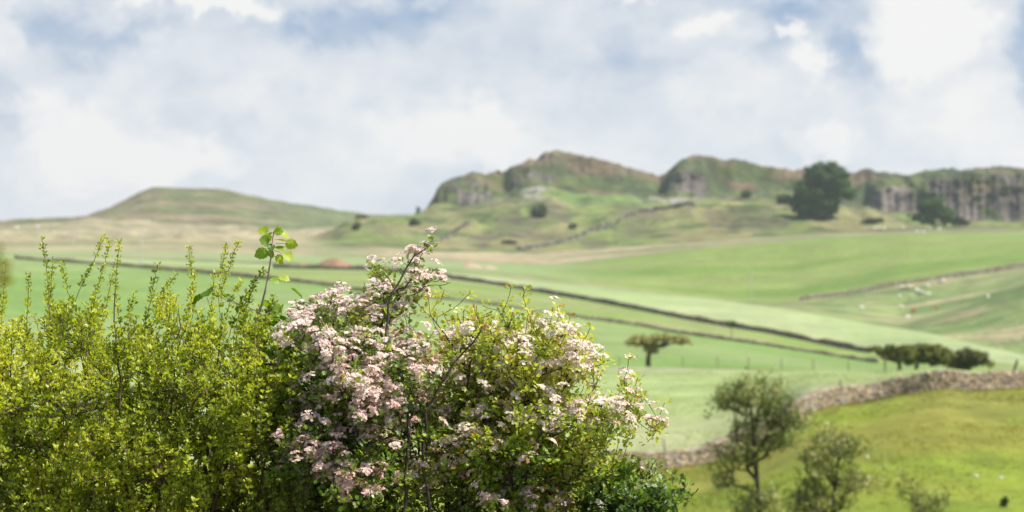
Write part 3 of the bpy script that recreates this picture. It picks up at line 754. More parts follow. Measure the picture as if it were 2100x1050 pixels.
def low_shrub():
    rng = np.random.default_rng(404); D0 = 9.0
    ells = [(1310,1022,70,30,0),(1250,1020,60,42,.1),(1360,1020,35,16,-.05),(1300,1080,90,60,0),(1260,1160,120,60,.1)]
    tips = list(ell_tips(ells, 430, D0, .3, rng, .45))
    for x, y in [(1395,1005),(1400,1015),(1378,985),(1340,975),(1313,968),(1330,970),(1290,975),(1270,965)]: tips.append(P(x, y, D0 + rng.uniform(-.1, .1)))
    tips = np.array(tips); base = P(1265, 1320, 9.1); base[2] = gz(1265, 9.1) - .02
    q = lambda l: [P(x, y, D0 + rng.uniform(-.1, .1)) for x, y in l]
    roots = [q([(1270,1180),(1290,1080),(1340,1010)]), q([(1255,1180),(1250,1080),(1250,1010)]), q([(1275,1180),(1320,1100),(1370,1020)])]
    pr = gauss_prob([(1313,972,14,10,.5),(1337,972,12,10,.5),(1192,1012,14,12,.7),(1303,1008,8,8,.7),(1230,1040,20,12,.5)])
    def colf(i, pos, rg):
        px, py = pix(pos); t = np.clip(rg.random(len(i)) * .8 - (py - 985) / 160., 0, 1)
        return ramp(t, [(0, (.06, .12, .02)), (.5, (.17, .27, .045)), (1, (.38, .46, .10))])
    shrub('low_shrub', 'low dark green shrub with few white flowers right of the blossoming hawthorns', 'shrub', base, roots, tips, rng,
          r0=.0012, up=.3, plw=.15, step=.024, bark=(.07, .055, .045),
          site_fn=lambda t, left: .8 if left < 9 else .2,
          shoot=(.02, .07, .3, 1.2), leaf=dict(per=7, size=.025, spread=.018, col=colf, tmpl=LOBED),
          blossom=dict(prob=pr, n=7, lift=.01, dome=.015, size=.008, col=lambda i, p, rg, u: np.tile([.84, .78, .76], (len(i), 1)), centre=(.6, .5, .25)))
low_shrub()

# ---- hazel: the tall single shoot and the bush behind
def hazel_leafcol(rg, n): return ramp(rg.random(n), [(0, (.065, .15, .015)), (.5, (.16, .29, .02)), (1, (.30, .42, .035))])
def hazel_shoot():
    rng = np.random.default_rng(505); D0 = 9.0
    base = P(548, 1315, 9.1); base[2] = gz(548, 9.1) - .02
    root = thing('hazel_shoot', 'tall bare-stemmed hazel shoot with round leaves at its top, above the shrubs', 'sapling', base)
    pts = [(548,1315),(545,1150),(540,1000),(530,850),(522,720),(523,674),(530,645),(538,620),(544,596),(549,571),(553,545),(557,518),(558,505),(559,492),(562,474)]
    w = [P(x, y, 9.1 - .1 * min(1, (1315 - y) / 500)) - base for x, y in pts]
    v, f = tube(w, np.linspace(.0065, .0022, len(w)), 8)
    mesh_np('stem', v, f, M_BARK, root, np.tile([.40, .30, .22], (len(v), 1)), True)
    L = [(540,473,545,480,30,2),(543,494,556,500,30,0),(537,520,557,515,32,1),(552,483,560,478,22,1),(556,507,558,503,20,0),(583,482,564,480,28,2),(569,468,562,476,20,2),(571,475,562,478,22,1),(597,501,566,500,28,2),(575,511,558,508,28,1),(591,526,562,514,30,2),(573,533,557,523,28,2),(580,494,563,492,26,1),
         (582,571,553,567,26,2),(563,575,551,570,22,1),(553,622,540,616,16,2),(556,520,556,512,22,1),(548,488,558,486,22,2)]
    for (lx, ly, sx, sy, s, br) in L:
        c = P(lx, ly, D0 + rng.uniform(-.03, .03)); a = P(sx, sy, D0); yd = unit(c - a + np.array([0, rng.normal() * .008, -.004]))
        nr = unit(np.array([0, -.75, .55]) + rng.normal(size=3) * .5); sz = s / F * D0 * .86
        col = ramp(np.array([[.15, .5, .9][br] + rng.uniform(-.1, .1)]), [(0, (.08, .17, .018)), (.5, (.24, .38, .025)), (1, (.42, .52, .05))])
        v, f, cc = instances(HAZEL, (c - yd * sz * .5)[None], yd[None], nr[None], np.array([sz]), col)
        lf = mesh_np('leaf', v - base, f, M_BIGLEAF, root, cc, True)
        st = c - yd * sz * .5; v, f = tube([a - base, (a + st) / 2 - base + np.array([0, 0, .002]), st - base, st + yd * sz * .2 - base], [.0012, .001, .0009, .0006], 5)
        mesh_np('stalk', v, f, M_BARK, lf, np.tile([.25, .30, .08], (len(v), 1)))
hazel_shoot()
def hazel_bush():
    rng = np.random.default_rng(606); D0 = 9.28
    ells = [(600,700,40,50),(590,780,50,60),(630,830,60,50),(650,740,40,40),(570,660,25,20),(600,900,60,60),(560,840,40,60)]
    tips = list(ell_tips(ells, 110, D0, .2, rng))
    for x, y, d in [(626,612,0),(618,607,-.1),(635,622,0),(425,592,-.3),(612,618,0),(560,640,0),(575,650,0)]: tips.append(P(x, y, D0 + d))
    tips = np.array(tips); base = P(590, 1290, 9.5); base[2] = gz(590, 9.5) - .02
    q = lambda l: [P(x, y, D0 + rng.uniform(-.08, .08)) for x, y in l]
    roots = [q([(590,1100),(590,900),(600,740),(622,625)]), q([(600,1100),(620,950),(645,800)]), q([(580,1100),(565,900),(565,720)]), q([(570,1100),(500,860),(440,680),(428,610)])]
    shrub('hazel_bush', 'broad-leaved green hazel half hidden between the yellow-green shrub and the pink hawthorn', 'shrub', base, roots, tips, rng,
          r0=.0016, up=.5, plw=.1, step=.04, bark=(.17, .13, .09),
          site_fn=lambda t, left: .75 if left < 4 else .15,
          leaf=dict(per=2, size=.052, spread=.03, col=lambda i, p, rg: hazel_leafcol(rg, len(i)), tmpl=HAZEL, mat=M_BIGLEAF, upw=.15, fwd=.5))
hazel_bush()

# ---- out of focus spray close to the camera at the left edge
def near_spray():
    rng = np.random.default_rng(707); D0 = 2.7
    ells = [(-30,530,38,75),(-60,600,50,60),(-70,480,40,40),(-5,560,22,50)]
    tips = ell_tips(ells, 60, D0, .06, rng)
    base = P(-190, 525 + 1.6 / 2.75 * F, 2.75); base[2] = gz(-190, 2.75) - .01
    roots = [[P(-180, 2200, D0), P(-140, 1200, D0), P(-90, 720, D0), P(-40, 540, D0)]]
    shrub('leafy_spray', 'out-of-focus olive-green spray at the left edge, close to the camera', 'sapling', base, roots, tips, rng,
          r0=.0008, up=.4, plw=.1, step=.015, bark=(.12, .09, .05), merge=True,
          site_fn=lambda t, left: .8 if left < 8 else .2,
          leaf=dict(per=4, size=.011, spread=.005, col=lambda i, p, rg: ramp(rg.random(len(i)), [(0, (.12, .13, .02)), (1, (.27, .25, .04))]), tmpl=OVATE))
near_spray()

# ---- thorn trees in the hollow
def hollow_tree(name, label, d, base_px, roots_px, ells, n, dep, seed, cols, lsize=.08, per=5, extra=(), prob=.62, rr=.006):
    rng = np.random.default_rng(seed)
    bx = base_px; base = np.array([(bx - CX) / F * d, d, gz(bx, d) - .05])
    tips = list(ell_tips(ells, n, d, dep, rng)) + [P(x, y, d + rng.normal() * .15) for x, y in extra]
    roots = [[P(x, y, d + o) for x, y in l] for l, o in roots_px]
    shrub(name, label, 'tree', base, roots, np.array(tips), rng, r0=rr, up=.2, plw=.22, step=.13, jit=.02, curl=.4, bark=(.075, .062, .05), power=.46, merge=True,
          site_fn=lambda t, left: prob if left < 6 else .12, shoot=(.15, .35, .5, 1.),
          leaf=dict(per=per, size=lsize, spread=.09, col=lambda i, p, rg: ramp(np.clip(rg.random(len(i)) * .75 + (fbm(p[:, 0] / .5, p[:, 2] / .5, 2, seed) - .4), 0, 1), cols), tmpl=LOBED, mat=M_CROWN))
OLIVE = [(0, (.12, .165, .042)), (.5, (.235, .29, .075)), (.85, (.37, .37, .13)), (1, (.52, .48, .28))]
hollow_tree('hawthorn_tree', 'taller of the two ragged dark thorn trees in front of the stone wall', 66., 1562,
    [([(1556,1020),(1550,960),(1546,915),(1545,870),(1540,835)], 0), ([(1552,985),(1535,965),(1505,962),(1480,985)], -.1), ([(1550,930),(1575,890),(1610,865)], .1), ([(1548,935),(1525,905),(1500,935)], .15)],
    [(1545,815,75,38),(1600,845,35,30),(1490,820,28,22),(1620,868,40,22),(1555,885,58,35),(1500,935,45,28),(1535,935,35,25),(1485,985,25,20),(1590,910,35,20),(1550,1045,50,28),(1560,1020,40,18)],
    720, .9, 11, OLIVE, extra=[(1455,835),(1462,838),(1545,775),(1530,780),(1600,800),(1625,810),(1655,860),(1480,800),(1570,778)])
hollow_tree('hawthorn_tree', 'shorter of the two ragged dark thorn trees in front of the stone wall', 64., 1692,
    [([(1704,1050),(1714,985),(1720,940),(1714,905)], 0), ([(1712,1000),(1690,970),(1668,960)], .1), ([(1716,985),(1745,985),(1770,985)], -.1), ([(1700,1060),(1670,1030),(1650,1025)], .1)],
    [(1712,905,45,18),(1680,940,40,22),(1740,925,32,16),(1690,975,40,22),(1755,980,38,20),(1735,1000,30,18),(1660,1010,35,25),(1645,1040,35,20),(1700,1035,45,20)],
    420, .75, 12, OLIVE, extra=[(1790,922),(1775,915),(1785,915),(1765,918),(1800,990),(1780,1000),(1640,980),(1690,888),(1735,890)], prob=.58)
hollow_tree('sapling', 'thin sparse sapling low on the knoll, right of the two ragged thorn trees', 68., 1888,
    [([(1888,1060),(1880,1020),(1862,985)], 0), ([(1892,1060),(1905,1020),(1925,1000)], .05)],
    [(1860,1000,22,22),(1880,1030,30,20),(1920,1030,25,22),(1900,1050,40,18)], 110, .35, 13, OLIVE, extra=[(1850,975),(1890,985),(1940,1010)], prob=.42)

# ---- distant trees and bushes made of leaf clumps
def crown_cloud(ells, d, n, size, cols, rng, dep=.8, clumps=26):
    """ells (x,y,rx,ry) in photo pixels at distance d -> leaf clumps around sub-lobes"""
    cs = []; rad = []
    s = d / F
    area = np.array([e[2] * e[3] for e in ells], float); area /= area.sum()
    for e, a in zip(ells, area):
        k = max(4, int(clumps * a * len(ells)))
        u = unit(rng.normal(size=(k, 3))) * rng.random((k, 1)) ** .4
        c = P(e[0], e[1], d); R = np.array([e[2] * s, e[2] * s * dep, e[3] * s])
        cs.append(c + u * R * .80); rad.append(np.full(k, min(e[2], e[3]) * s * rng.uniform(.26, .46, k)))
    cs = np.concatenate(cs); rad = np.concatenate(rad)
    w = rad ** 2 / (rad ** 2).sum(); i = rng.choice(len(cs), n, p=w)
    u = unit(rng.normal(size=(n, 3))); pos = cs[i] + u * rad[i][:, None] * rng.uniform(.35, 1.1, (n, 1)) * np.array([1.25, 1.25, .9])
    tone = rng.random(len(cs))
    t = np.clip(tone[i] * .5 + rng.random(n) * .5, 0, 1)
    yd = rng.normal(size=(n, 3)); nr = unit(u + np.array([0, 0, .5]) + rng.normal(size=(n, 3)) * .5)
    return instances(CLUMP, pos, yd, nr, size * rng.uniform(.6, 1.4, n), ramp(t, cols))
def far_tree(name, label, cat, d, bx, ells, n, size, cols, seed, trunk=None, tr=.2, group=None, dep=.8, bark=(.09, .075, .06)):
    rng = np.random.default_rng(seed)
    base = np.array([(bx - CX) / F * d, d, gz(bx, d) - .05])
    root = thing(name, label, cat, base, group)
    v, f, c = crown_cloud(ells, d, n, size, cols, rng, dep)
    mb = MB(); top = P(*(trunk[-1] if trunk else (ells[0][0], ells[0][1])), d)
    pts = [base - np.array([0, 0, .2])] + [P(x, y, d) for x, y in (trunk or [])] + ([] if trunk else [top])
    rr = np.linspace(tr, tr * .55, len(pts))
    if len(pts) == 2: pts = [pts[0], (pts[0] + pts[1]) / 2, pts[1]]; rr = np.linspace(tr, tr * .5, 3)
    tv, tf = tube(pts, rr, 9); mb.add(tv, tf, bark)
    start = pts[-1] if trunk else pts[1]
    for e in ells:
        e_ = P(e[0], e[1], d); m = (start + e_) / 2 + rng.normal(size=3) * .05 * np.linalg.norm(e_ - start)
        if np.linalg.norm(e_ - start) < .1: continue
        tv, tf = tube([start, m, e_], [tr * .5, tr * .35, tr * .12], 6); mb.add(tv, tf, bark)
    mb.build('trunk', M_BARK, root, True, base)
    mesh_np('crown', v - base, f, M_CROWN, root, c)
    return root
THORN = [(0, (.22, .23, .075)), (.5, (.38, .36, .13)), (.85, (.38, .33, .17)), (1, (.58, .48, .35))]
HEDGE = [(0, (.055, .075, .018)), (.5, (.13, .155, .03)), (.8, (.25, .26, .045)), (1, (.38, .36, .08))]
far_tree('hawthorn_tree', 'lone umbrella-shaped hawthorn on the crest of the pale field', 'tree', 252., 1330, [(1318,698,38,14),(1350,694,42,12),(1395,697,26,12),(1338,714,24,13),(1300,702,24,10),(1370,692,28,10),(1412,703,10,7)], 5600, .19, THORN, 21, [(1329,740),(1331,725),(1336,714)], .32, dep=.9)
far_tree('hawthorn_tree', 'windswept flat-topped thorn tree at the left end of the dark thorn clump', 'tree', 236., 1844, [(1808,717,34,11),(1838,716,33,12),(1846,728,30,17),(1790,714,18,6),(1860,722,24,17),(1866,740,20,11),(1822,729,22,11),(1810,722,24,9)], 11000, .19, HEDGE, 22, [(1845,748),(1844,738)], .24)
far_tree('hawthorn_tree', 'middle thorn tree of the dark clump, with a forked trunk above the stone wall', 'tree', 238., 1878, [(1882,722,38,18),(1908,719,36,16),(1928,724,28,17),(1890,734,30,14),(1926,738,26,14),(1905,741,22,11),(1940,730,22,14)], 13000, .19, HEDGE, 23, [(1880,750),(1886,740)], .26)
far_tree('hawthorn_bush', 'rounded thorn bush at the right end of the dark clump, its leaves reaching the wall', 'bush', 240., 1975, [(1960,733,36,23),(1990,732,36,22),(2012,738,20,18),(1960,745,32,15),(1990,747,32,14)], 9000, .19, [(0, (.05, .06, .02)), (.6, (.13, .14, .04)), (1, (.24, .23, .08))], 24, [(1975,752)], .15)
far_tree('small_bush', 'small pale bush just right of the dark thorn clump', 'bush', 240., 2030, [(2030,747,13,8),(2022,744,8,6)], 400, .16, THORN, 25, [(2030,755)], .06)
far_tree('wall_bush', 'small round bush growing on the long dark field wall', 'bush', 425., 1500, [(1500,664,13,7)], 420, .32, [(0, (.05, .09, .02)), (1, (.13, .19, .05))], 26, None, .08)
DARK = [(0, (.022, .055, .012)), (.5, (.052, .120, .024)), (1, (.11, .205, .042))]
far_tree('broadleaf_tree', 'big rounded dark broadleaf tree standing alone under the crags', 'tree', on_ground(1672, 446, 1010, 1320)[1], 1672,
         [(1690,362,44,33),(1660,385,38,30),(1722,380,34,30),(1690,400,54,28),(1735,395,20,18),(1650,415,36,24),(1662,432,46,14),(1700,346,32,18),(1672,350,28,18),(1640,430,26,14),(1690,420,34,22),(1676,436,34,12),(1700,432,26,14)], 30000, 1.0, DARK, 27, [(1676,440),(1682,425)], .8, dep=.9)
far_tree('broadleaf_bush', 'wide dark bush below the columned cliff, right of the big tree', 'bush', on_ground(1918, 466, 1010, 1320)[1], 1918, [(1912,425,28,22),(1935,440,26,16),(1900,450,38,10),(1880,446,26,9),(1920,455,42,9)], 9000, 1.0, DARK, 28, [(1915,455)], .4)
far_tree('broadleaf_bush', 'low rounded bush touching the right side of the wide dark bush', 'bush', on_ground(1965, 466, 1010, 1320)[1] - 6, 1965, [(1965,454,20,10),(1978,458,14,7)], 1000, 1.0, [(0, (.03, .05, .018)), (1, (.08, .12, .04))], 29, None, .2)
SCRUB = [(0, (.045, .065, .022)), (.6, (.08, .11, .035)), (1, (.13, .15, .055))]
def moor_bush(label, x, y, rx, ry, dmin=1060, dmax=1330, cols=SCRUB, dep=.9, name='moor_bush', cat='bush', d=None):
    if d is None: _, d = on_ground(x, y + ry * .9, dmin, dmax)
    far_tree(name, label, cat, d, x, [(x, y, rx, ry), (x - rx * .4, y + ry * .35, rx * .7, ry * .6), (x + rx * .35, y + ry * .3, rx * .7, ry * .65)], int(240 + 9 * rx * ry), .9, cols, int(x * 7 + y), None, .18, 'scattered moor bushes', dep)
moor_bush('round dark bush in the middle of the moor bank under the pointed peak', 1106, 432, 17, 15)
moor_bush('bush to the lower left of the lone skyline tree', 850, 455, 12, 7)
moor_bush('dark bush on the bank edge near the end of the left hill', 730, 463, 8, 9)
moor_bush('low spreading bush where the moor bank meets the skyline', 742, 444, 15, 4, d=1240)
moor_bush('faint low bush between the two climbing dark walls', 1045, 496, 18, 4)
moor_bush('dark low bush right of the round dark bush on the moor', 1175, 464, 9, 6)
moor_bush('scrub just left of the big rounded tree', 1610, 408, 22, 11)
moor_bush('dark scrub on the bank right of the big tree', 1790, 452, 26, 6)
moor_bush('bush at the foot of the middle crag', 1530, 398, 13, 8, 1240, 1345)
moor_bush('dark ivy-like bush clinging to the columned cliff, left one', 2005, 407, 9, 8, d=1320)
moor_bush('larger dark bush clinging to the columned cliff near the right edge', 2060, 392, 12, 14, d=1322)
far_tree('skyline_tree', 'tiny lone tree on the skyline left of the crags', 'tree', 1245., 857, [(857,431,5,7),(855,437,4,4)], 160, .8, SCRUB, 91, None, .15)
far_tree('skyline_tree', 'small tree in the notch between the left crag and the pointed peak', 'tree', 1405., 1020, [(1021,355,7,7),(1014,360,6,5)], 220, .9, SCRUB, 92, None, .15)
far_tree('skyline_tree', 'thin tree on the skyline at the left edge of the middle crag', 'tree', 1400., 1383, [(1383,345,4,8),(1380,352,5,5)], 170, .8, SCRUB, 93, None, .15)

# ---- dark hedge far behind the yellow-green shrub
def far_hedge():
    rng = np.random.default_rng(808); D0 = 150.
    ells = []
    for x in np.arange(-150, 560, 20):
        g = gz(x, D0); yb = CY - g / D0 * F; h = 46 * (1 - .4 * sstep(150, 560, x))
        ells.append((x + rng.normal() * 5, yb - h * .5, 17, h * .5 + rng.normal() * 2))
    base = np.array([(200 - CX) / F * D0, D0, gz(200, D0)])
    root = thing('field_hedge', 'dark hedge in the field behind the yellow-green shrub', 'hedge', base)
    v, f, c = crown_cloud(ells, D0, 9000, .16, [(0, (.025, .045, .014)), (1, (.085, .12, .03))], rng, .9)
    mesh_np('foliage', v - base, f, M_CROWN, root, c)
    for e in ells:
        g = gz(e[0], D0); p = np.array([(e[0] - CX) / F * D0, D0, g])
        tv, tf = tube(np.array([p - np.array([0, 0, .2]), p + np.array([.03, 0, .4]), p + np.array([0, 0, .9])]) - base, [.05, .04, .02], 6)
        mesh_np('stem', tv, tf, M_BARK, root, np.tile([.09, .07, .05], (len(tv), 1)), True)
far_hedge()

# ------------------------------------------------------------------ animals, stones, heaps
def ico(sub=2):
    import bmesh
    bm = bmesh.new(); bmesh.ops.create_icosphere(bm, subdivisions=sub, radius=1)
    v = np.array([q.co[:] for q in bm.verts]); f = np.array([[q.index for q in t.verts] for t in bm.faces]); bm.free(); return v, f
IV, IF = ico(2)
def sheep_mesh(fleece, face):
    V = []; Fa = []; C = []; n = 0
    def add(c, r, col, tilt=0., taper=0.):
        nonlocal n
        v = IV * np.array(r); v[:, 2] *= 1 - taper * IV[:, 0]
        ca, sa = math.cos(tilt), math.sin(tilt)
        v = np.stack([v[:, 0] * ca - v[:, 2] * sa, v[:, 1], v[:, 0] * sa + v[:, 2] * ca], -1) + np.array(c)
        V.append(v); Fa.append(IF + n); C.append(np.tile(col, (len(v), 1))); n += len(v)
    add((0, 0, .58), (.52, .25, .27), fleece, 0, .06); add((.42, 0, .68), (.22, .17, .19), fleece, .6)
    add((.60, 0, .80), (.17, .085, .095), face, -.6); add((.55, .10, .86), (.03, .07, .025), face); add((.55, -.10, .86), (.03, .07, .025), face)
    add((-.53, 0, .52), (.05, .05, .13), fleece)
    for x, dx in ((.30, .02), (-.33, -.03)):
        for y in (-.12, .12): add((x, y, .30), (.075, .07, .20), fleece); add((x + dx, y, .14), (.035, .035, .17), face)
    return np.concatenate(V), np.concatenate(Fa), np.concatenate(C)
SV, SF, SCOL = sheep_mesh((.82, .76, .66), (.66, .6, .52))
SHEEP_ME = None
def sheep(label, x, y, dmin, dmax, rz, s=1.0, group='sheep on the far slopes'):
    global SHEEP_ME
    p, d = on_ground(x, y + 2, dmin, dmax)
    if SHEEP_ME is None:
        o = mesh_np('sheep', SV, SF, M_WOOL, None, SCOL, True); SHEEP_ME = o
    else:
        o = SHEEP_ME.copy(); COL.objects.link(o)
    o.location = p; o.rotation_euler = (0, 0, rz); o.scale = (s, s, s)
    tag(o, label, 'sheep', group)
up_lbl = ['white sheep on the top edge of the green field, leftmost of a huddle of three', 'white sheep in the middle of the huddle of three below the big tree', 'white sheep at the right of the huddle of three below the big tree',
          'lone white sheep on the field edge left of the wide dark bush', 'lower left sheep of the pair in front of the wide dark bush', 'lower right sheep of the pair in front of the wide dark bush',
          'white sheep right behind the pair, below the wide dark bush', 'white sheep on the field edge below the low rounded bush']
for l, (x, y), r in zip(up_lbl, [(1794,470),(1804,469),(1813,470),(1853,468),(1881,477),(1893,478),(1904,470),(1926,471)], [.2, 2.9, .5, 1.2, 3.3, .1, 2.6, .3]): sheep(l, x, y, 960, 1120, r, 1.5)
lo_lbl = ['sheep grazing alone low on the slope, nearest the pale spur', 'sheep at the left of the slope, directly above another sheep', 'sheep halfway down the slope, left of the rusty brown animal',
          'sheep just right of the upper left one, below the stony scar', 'sheep low on the slope beneath the rusty brown animal', 'sheep close under the slope wall above the stony scar',
          'sheep high under the slope wall, furthest right along it', 'sheep alone out on the right of the slope', 'sheep at the top left of the stony scar', 'sheep on the left half of the stony scar',
          'sheep in the middle of the stony scar', 'sheep on the right half of the stony scar', 'sheep at the lower right tip of the stony scar']
for l, (x, y), r in zip(lo_lbl, [(1767,634),(1845,610),(1847,632),(1870,610),(1860,653),(1902,588),(1934,577),(2026,615),(1848,592),(1866,591),(1880,597),(1890,602),(1903,606)], [.3, 1.4, 2.9, 1.7, .4, 2.8, .1, 1.3, .2, 3., .5, 2.7, .1]): sheep(l, x, y, 640, 800, r, 1.4)
for l, (x, y), r in zip(['pale sheep on the left moor, nearer the left edge', 'pale sheep on the left moor, right of the other one'], [(34,468),(77,467)], [.2, 2.9]): sheep(l, x, y, 1100, 1900, r, 2.2)
def brown_animal(label, x, y, s):
    p, d = on_ground(x, y + 3, 640, 800)
    v, f, c = sheep_mesh((.40, .17, .09), (.33, .14, .08))
    o = mesh_np('calf', v, f, M_WOOL, None, c, True); o.location = p; o.rotation_euler = (0, 0, .4); o.scale = (s, s, s)
    tag(o, label, 'animal', 'rusty brown animals')
brown_animal('rusty brown animal among the sheep on the slope, the larger one', 1874, 638, 1.7)
brown_animal('rusty brown animal on the slope, the smaller one further right', 1921, 632, 1.1)

def rock(name, label, cat, p, r, col, seed, mat=M_STONE, group=None):
    v = IV * np.array(r); k = 1 + .5 * (fbm(IV[:, 0] * 1.6 + seed, IV[:, 1] * 1.6 + IV[:, 2] * 2.1, 3, seed) - .5)
    v = v * k[:, None]; v[:, 2] = np.maximum(v[:, 2], -r[2] * .45)
    o = mesh_np(name, v, IF, mat, None, np.tile(col, (len(v), 1)), False); o.location = p + np.array([0, 0, r[2] * .3])
    return tag(o, label, cat, group)
for l, x, y, s in [('round white stone in the grass of the knoll at right', 2000, 977, .09), ('small flat pale stone right of the white stone on the knoll', 2052, 981, .08), ('pale stone in the grass above the shorter ragged tree', 1778, 938, .08), ('white stone low on the knoll beside the sapling', 1815, 955, .05)]:
    p, d = on_ground(x, y, 60, 118); rock('stone', l, 'stone', p, (s, s, s * .6), (.6, .57, .5), int(x))
# rush tussock
p, d = on_ground(2060, 1040, 60, 110)
far_tree('rush_tussock', 'small dark rush tussock in the lower right corner', 'plant', d, 2060, [(2060,1030,9,11)], 260, .10, [(0, (.05, .09, .025)), (1, (.12, .19, .05))], 95, None, .02)
# stony scar pieces on the sheep slope
for l, x, y, r in [('long pinkish outcrop along the sheep slope, the largest', 1865, 592, (3.2, 1., .45)), ('pinkish outcrop at the lower right of the largest one', 1893, 603, (2.0, .9, .4)), ('small pinkish outcrop high on the sheep slope under the wall', 1930, 580, (1.3, .8, .4))]:
    p, d = on_ground(x, y, 640, 815); rock('rock_outcrop', l, 'rock', p, r, (.27, .205, .165), int(x), M_SOIL, 'rock outcrops on the sheep slope')
def heap(label, x, y, d, rx, rz, col, seed):
    n = 26; g = np.linspace(-1, 1, n); U, V = np.meshgrid(g, g); R = np.sqrt(U**2 + V**2)
    h = np.clip(1 - R ** 1.6, -.12, 1) * (.7 + .6 * fbm(U * 2.2 + seed, V * 2.2, 4, seed))
    X = U * rx; Y = V * rx * .7; z = h * rz
    base = np.array([(x - CX) / F * d, d, gz(x, d) - .1])
    v = np.stack([X, Y, z], -1).reshape(-1, 3); q = (np.arange(n-1)[:, None] * n + np.arange(n-1)[None]).ravel()
    o = mesh_np('earth_heap', v, np.stack([q, q+1, q+n+1, q+n], -1), M_SOIL, None, np.tile(col, (len(v), 1)), True); o.location = base
    tag(o, label, 'earth heap', 'reddish heaps in the fields')
heap('large rust-orange heap in the field beyond the hazel shoot', 688, 547, 640., 6.4, 2.7, (.25, .155, .10), 3)
heap('low rust-orange heap left of the large one', 622, 549, 650., 3.2, 1.1, (.34, .19, .11), 4)
heap('pale pink low heap right of the hawthorn spire', 962, 548, 860., 5.0, 1.6, (.36, .25, .19), 5)
heap('smaller pale pink low heap beside the pale one, further right', 1000, 549, 870., 4.0, 1.3, (.36, .26, .20), 6)

def grass_tufts():
    rng = np.random.default_rng(909)
    def scatter(name, n, x0, x1, d0, d1, h, cols, seed, wall=False):
        x = rng.uniform(x0, x1, n); d = np.sqrt(rng.uniform(d0 ** 2, d1 ** 2, n))
        if wall:
            d = dline(4, x) + rng.choice([-1, 1], n) * rng.uniform(.35, .6, n)
        X = (x - CX) / F * d; g = fbm(X / 3.5, d / 6., 3, seed)
        k = (rng.random(n) < sstep(.35, .65, g)) | wall; x, d, X, g = x[k], d[k], X[k], g[k]; n = len(x)
        z = zat(x, d); m = 7
        i = np.repeat(np.arange(n), m); N_ = n * m
        hh = h * (.4 + 1.1 * g[i]) * rng.uniform(.5, 1.3, N_)
        b = np.stack([X[i], d[i], z[i] - .01], -1) + np.concatenate([rng.normal(size=(N_, 2)) * h * .45, np.zeros((N_, 1))], 1)
        ln_ = rng.normal(size=(N_, 2)) * .45
        tip = b + np.stack([ln_[:, 0] * hh, ln_[:, 1] * hh, hh], -1)
        a = rng.uniform(0, np.pi, N_); w = np.stack([np.cos(a), np.sin(a), a * 0], -1) * h * .11
        v = np.stack([b - w, b + w, tip], 1).reshape(-1, 3)
        f = np.arange(N_ * 3).reshape(-1, 3)
        c = np.repeat(ramp(np.clip(rng.random(N_) * .6 + (fbm(X / 9., d / 9., 2, seed + 1)[i] - .35), 0, 1), cols), 3, 0)
        o = mesh_np(name, v, f, M_LEAF, None, c); o['kind'] = 'stuff'
    scatter('grass', 13000, 1150, 2300, 58, 121, .10, [(0, (.14, .19, .022)), (.5, (.21, .25, .03)), (.8, (.28, .25, .06)), (1, (.40, .33, .15))], 81)
    scatter('grass', 1500, 1150, 2300, 58, 121, .17, [(0, (.14, .19, .02)), (.6, (.22, .22, .05)), (1, (.42, .35, .17))], 83, True)
    scatter('grass', 12000, 1100, 1900, 111, 246, .10, [(0, (.20, .29, .09)), (.6, (.28, .34, .14)), (1, (.40, .38, .22))], 85)
grass_tufts()
# ------------------------------------------------------------------ air
def haze():
    v = BOXV * np.array([5200, 3700, 330]) + np.array([0, 1700, 0])
    v[:, 2] = np.where(BOXV[:, 2] > 0, 150., -60.)
    m, nt, out = new_mat('haze_air')
    pv = nt.nodes.new('ShaderNodeVolumePrincipled'); pv.inputs['Density'].default_value = .000085; pv.inputs['Color'].default_value = (.80, .86, .96, 1); pv.inputs['Anisotropy'].default_value = .3
    nt.links.new(pv.outputs['Volume'], out.inputs['Volume'])
    o = mesh_np('haze', v, BOXF, m); o['kind'] = 'stuff'
haze()

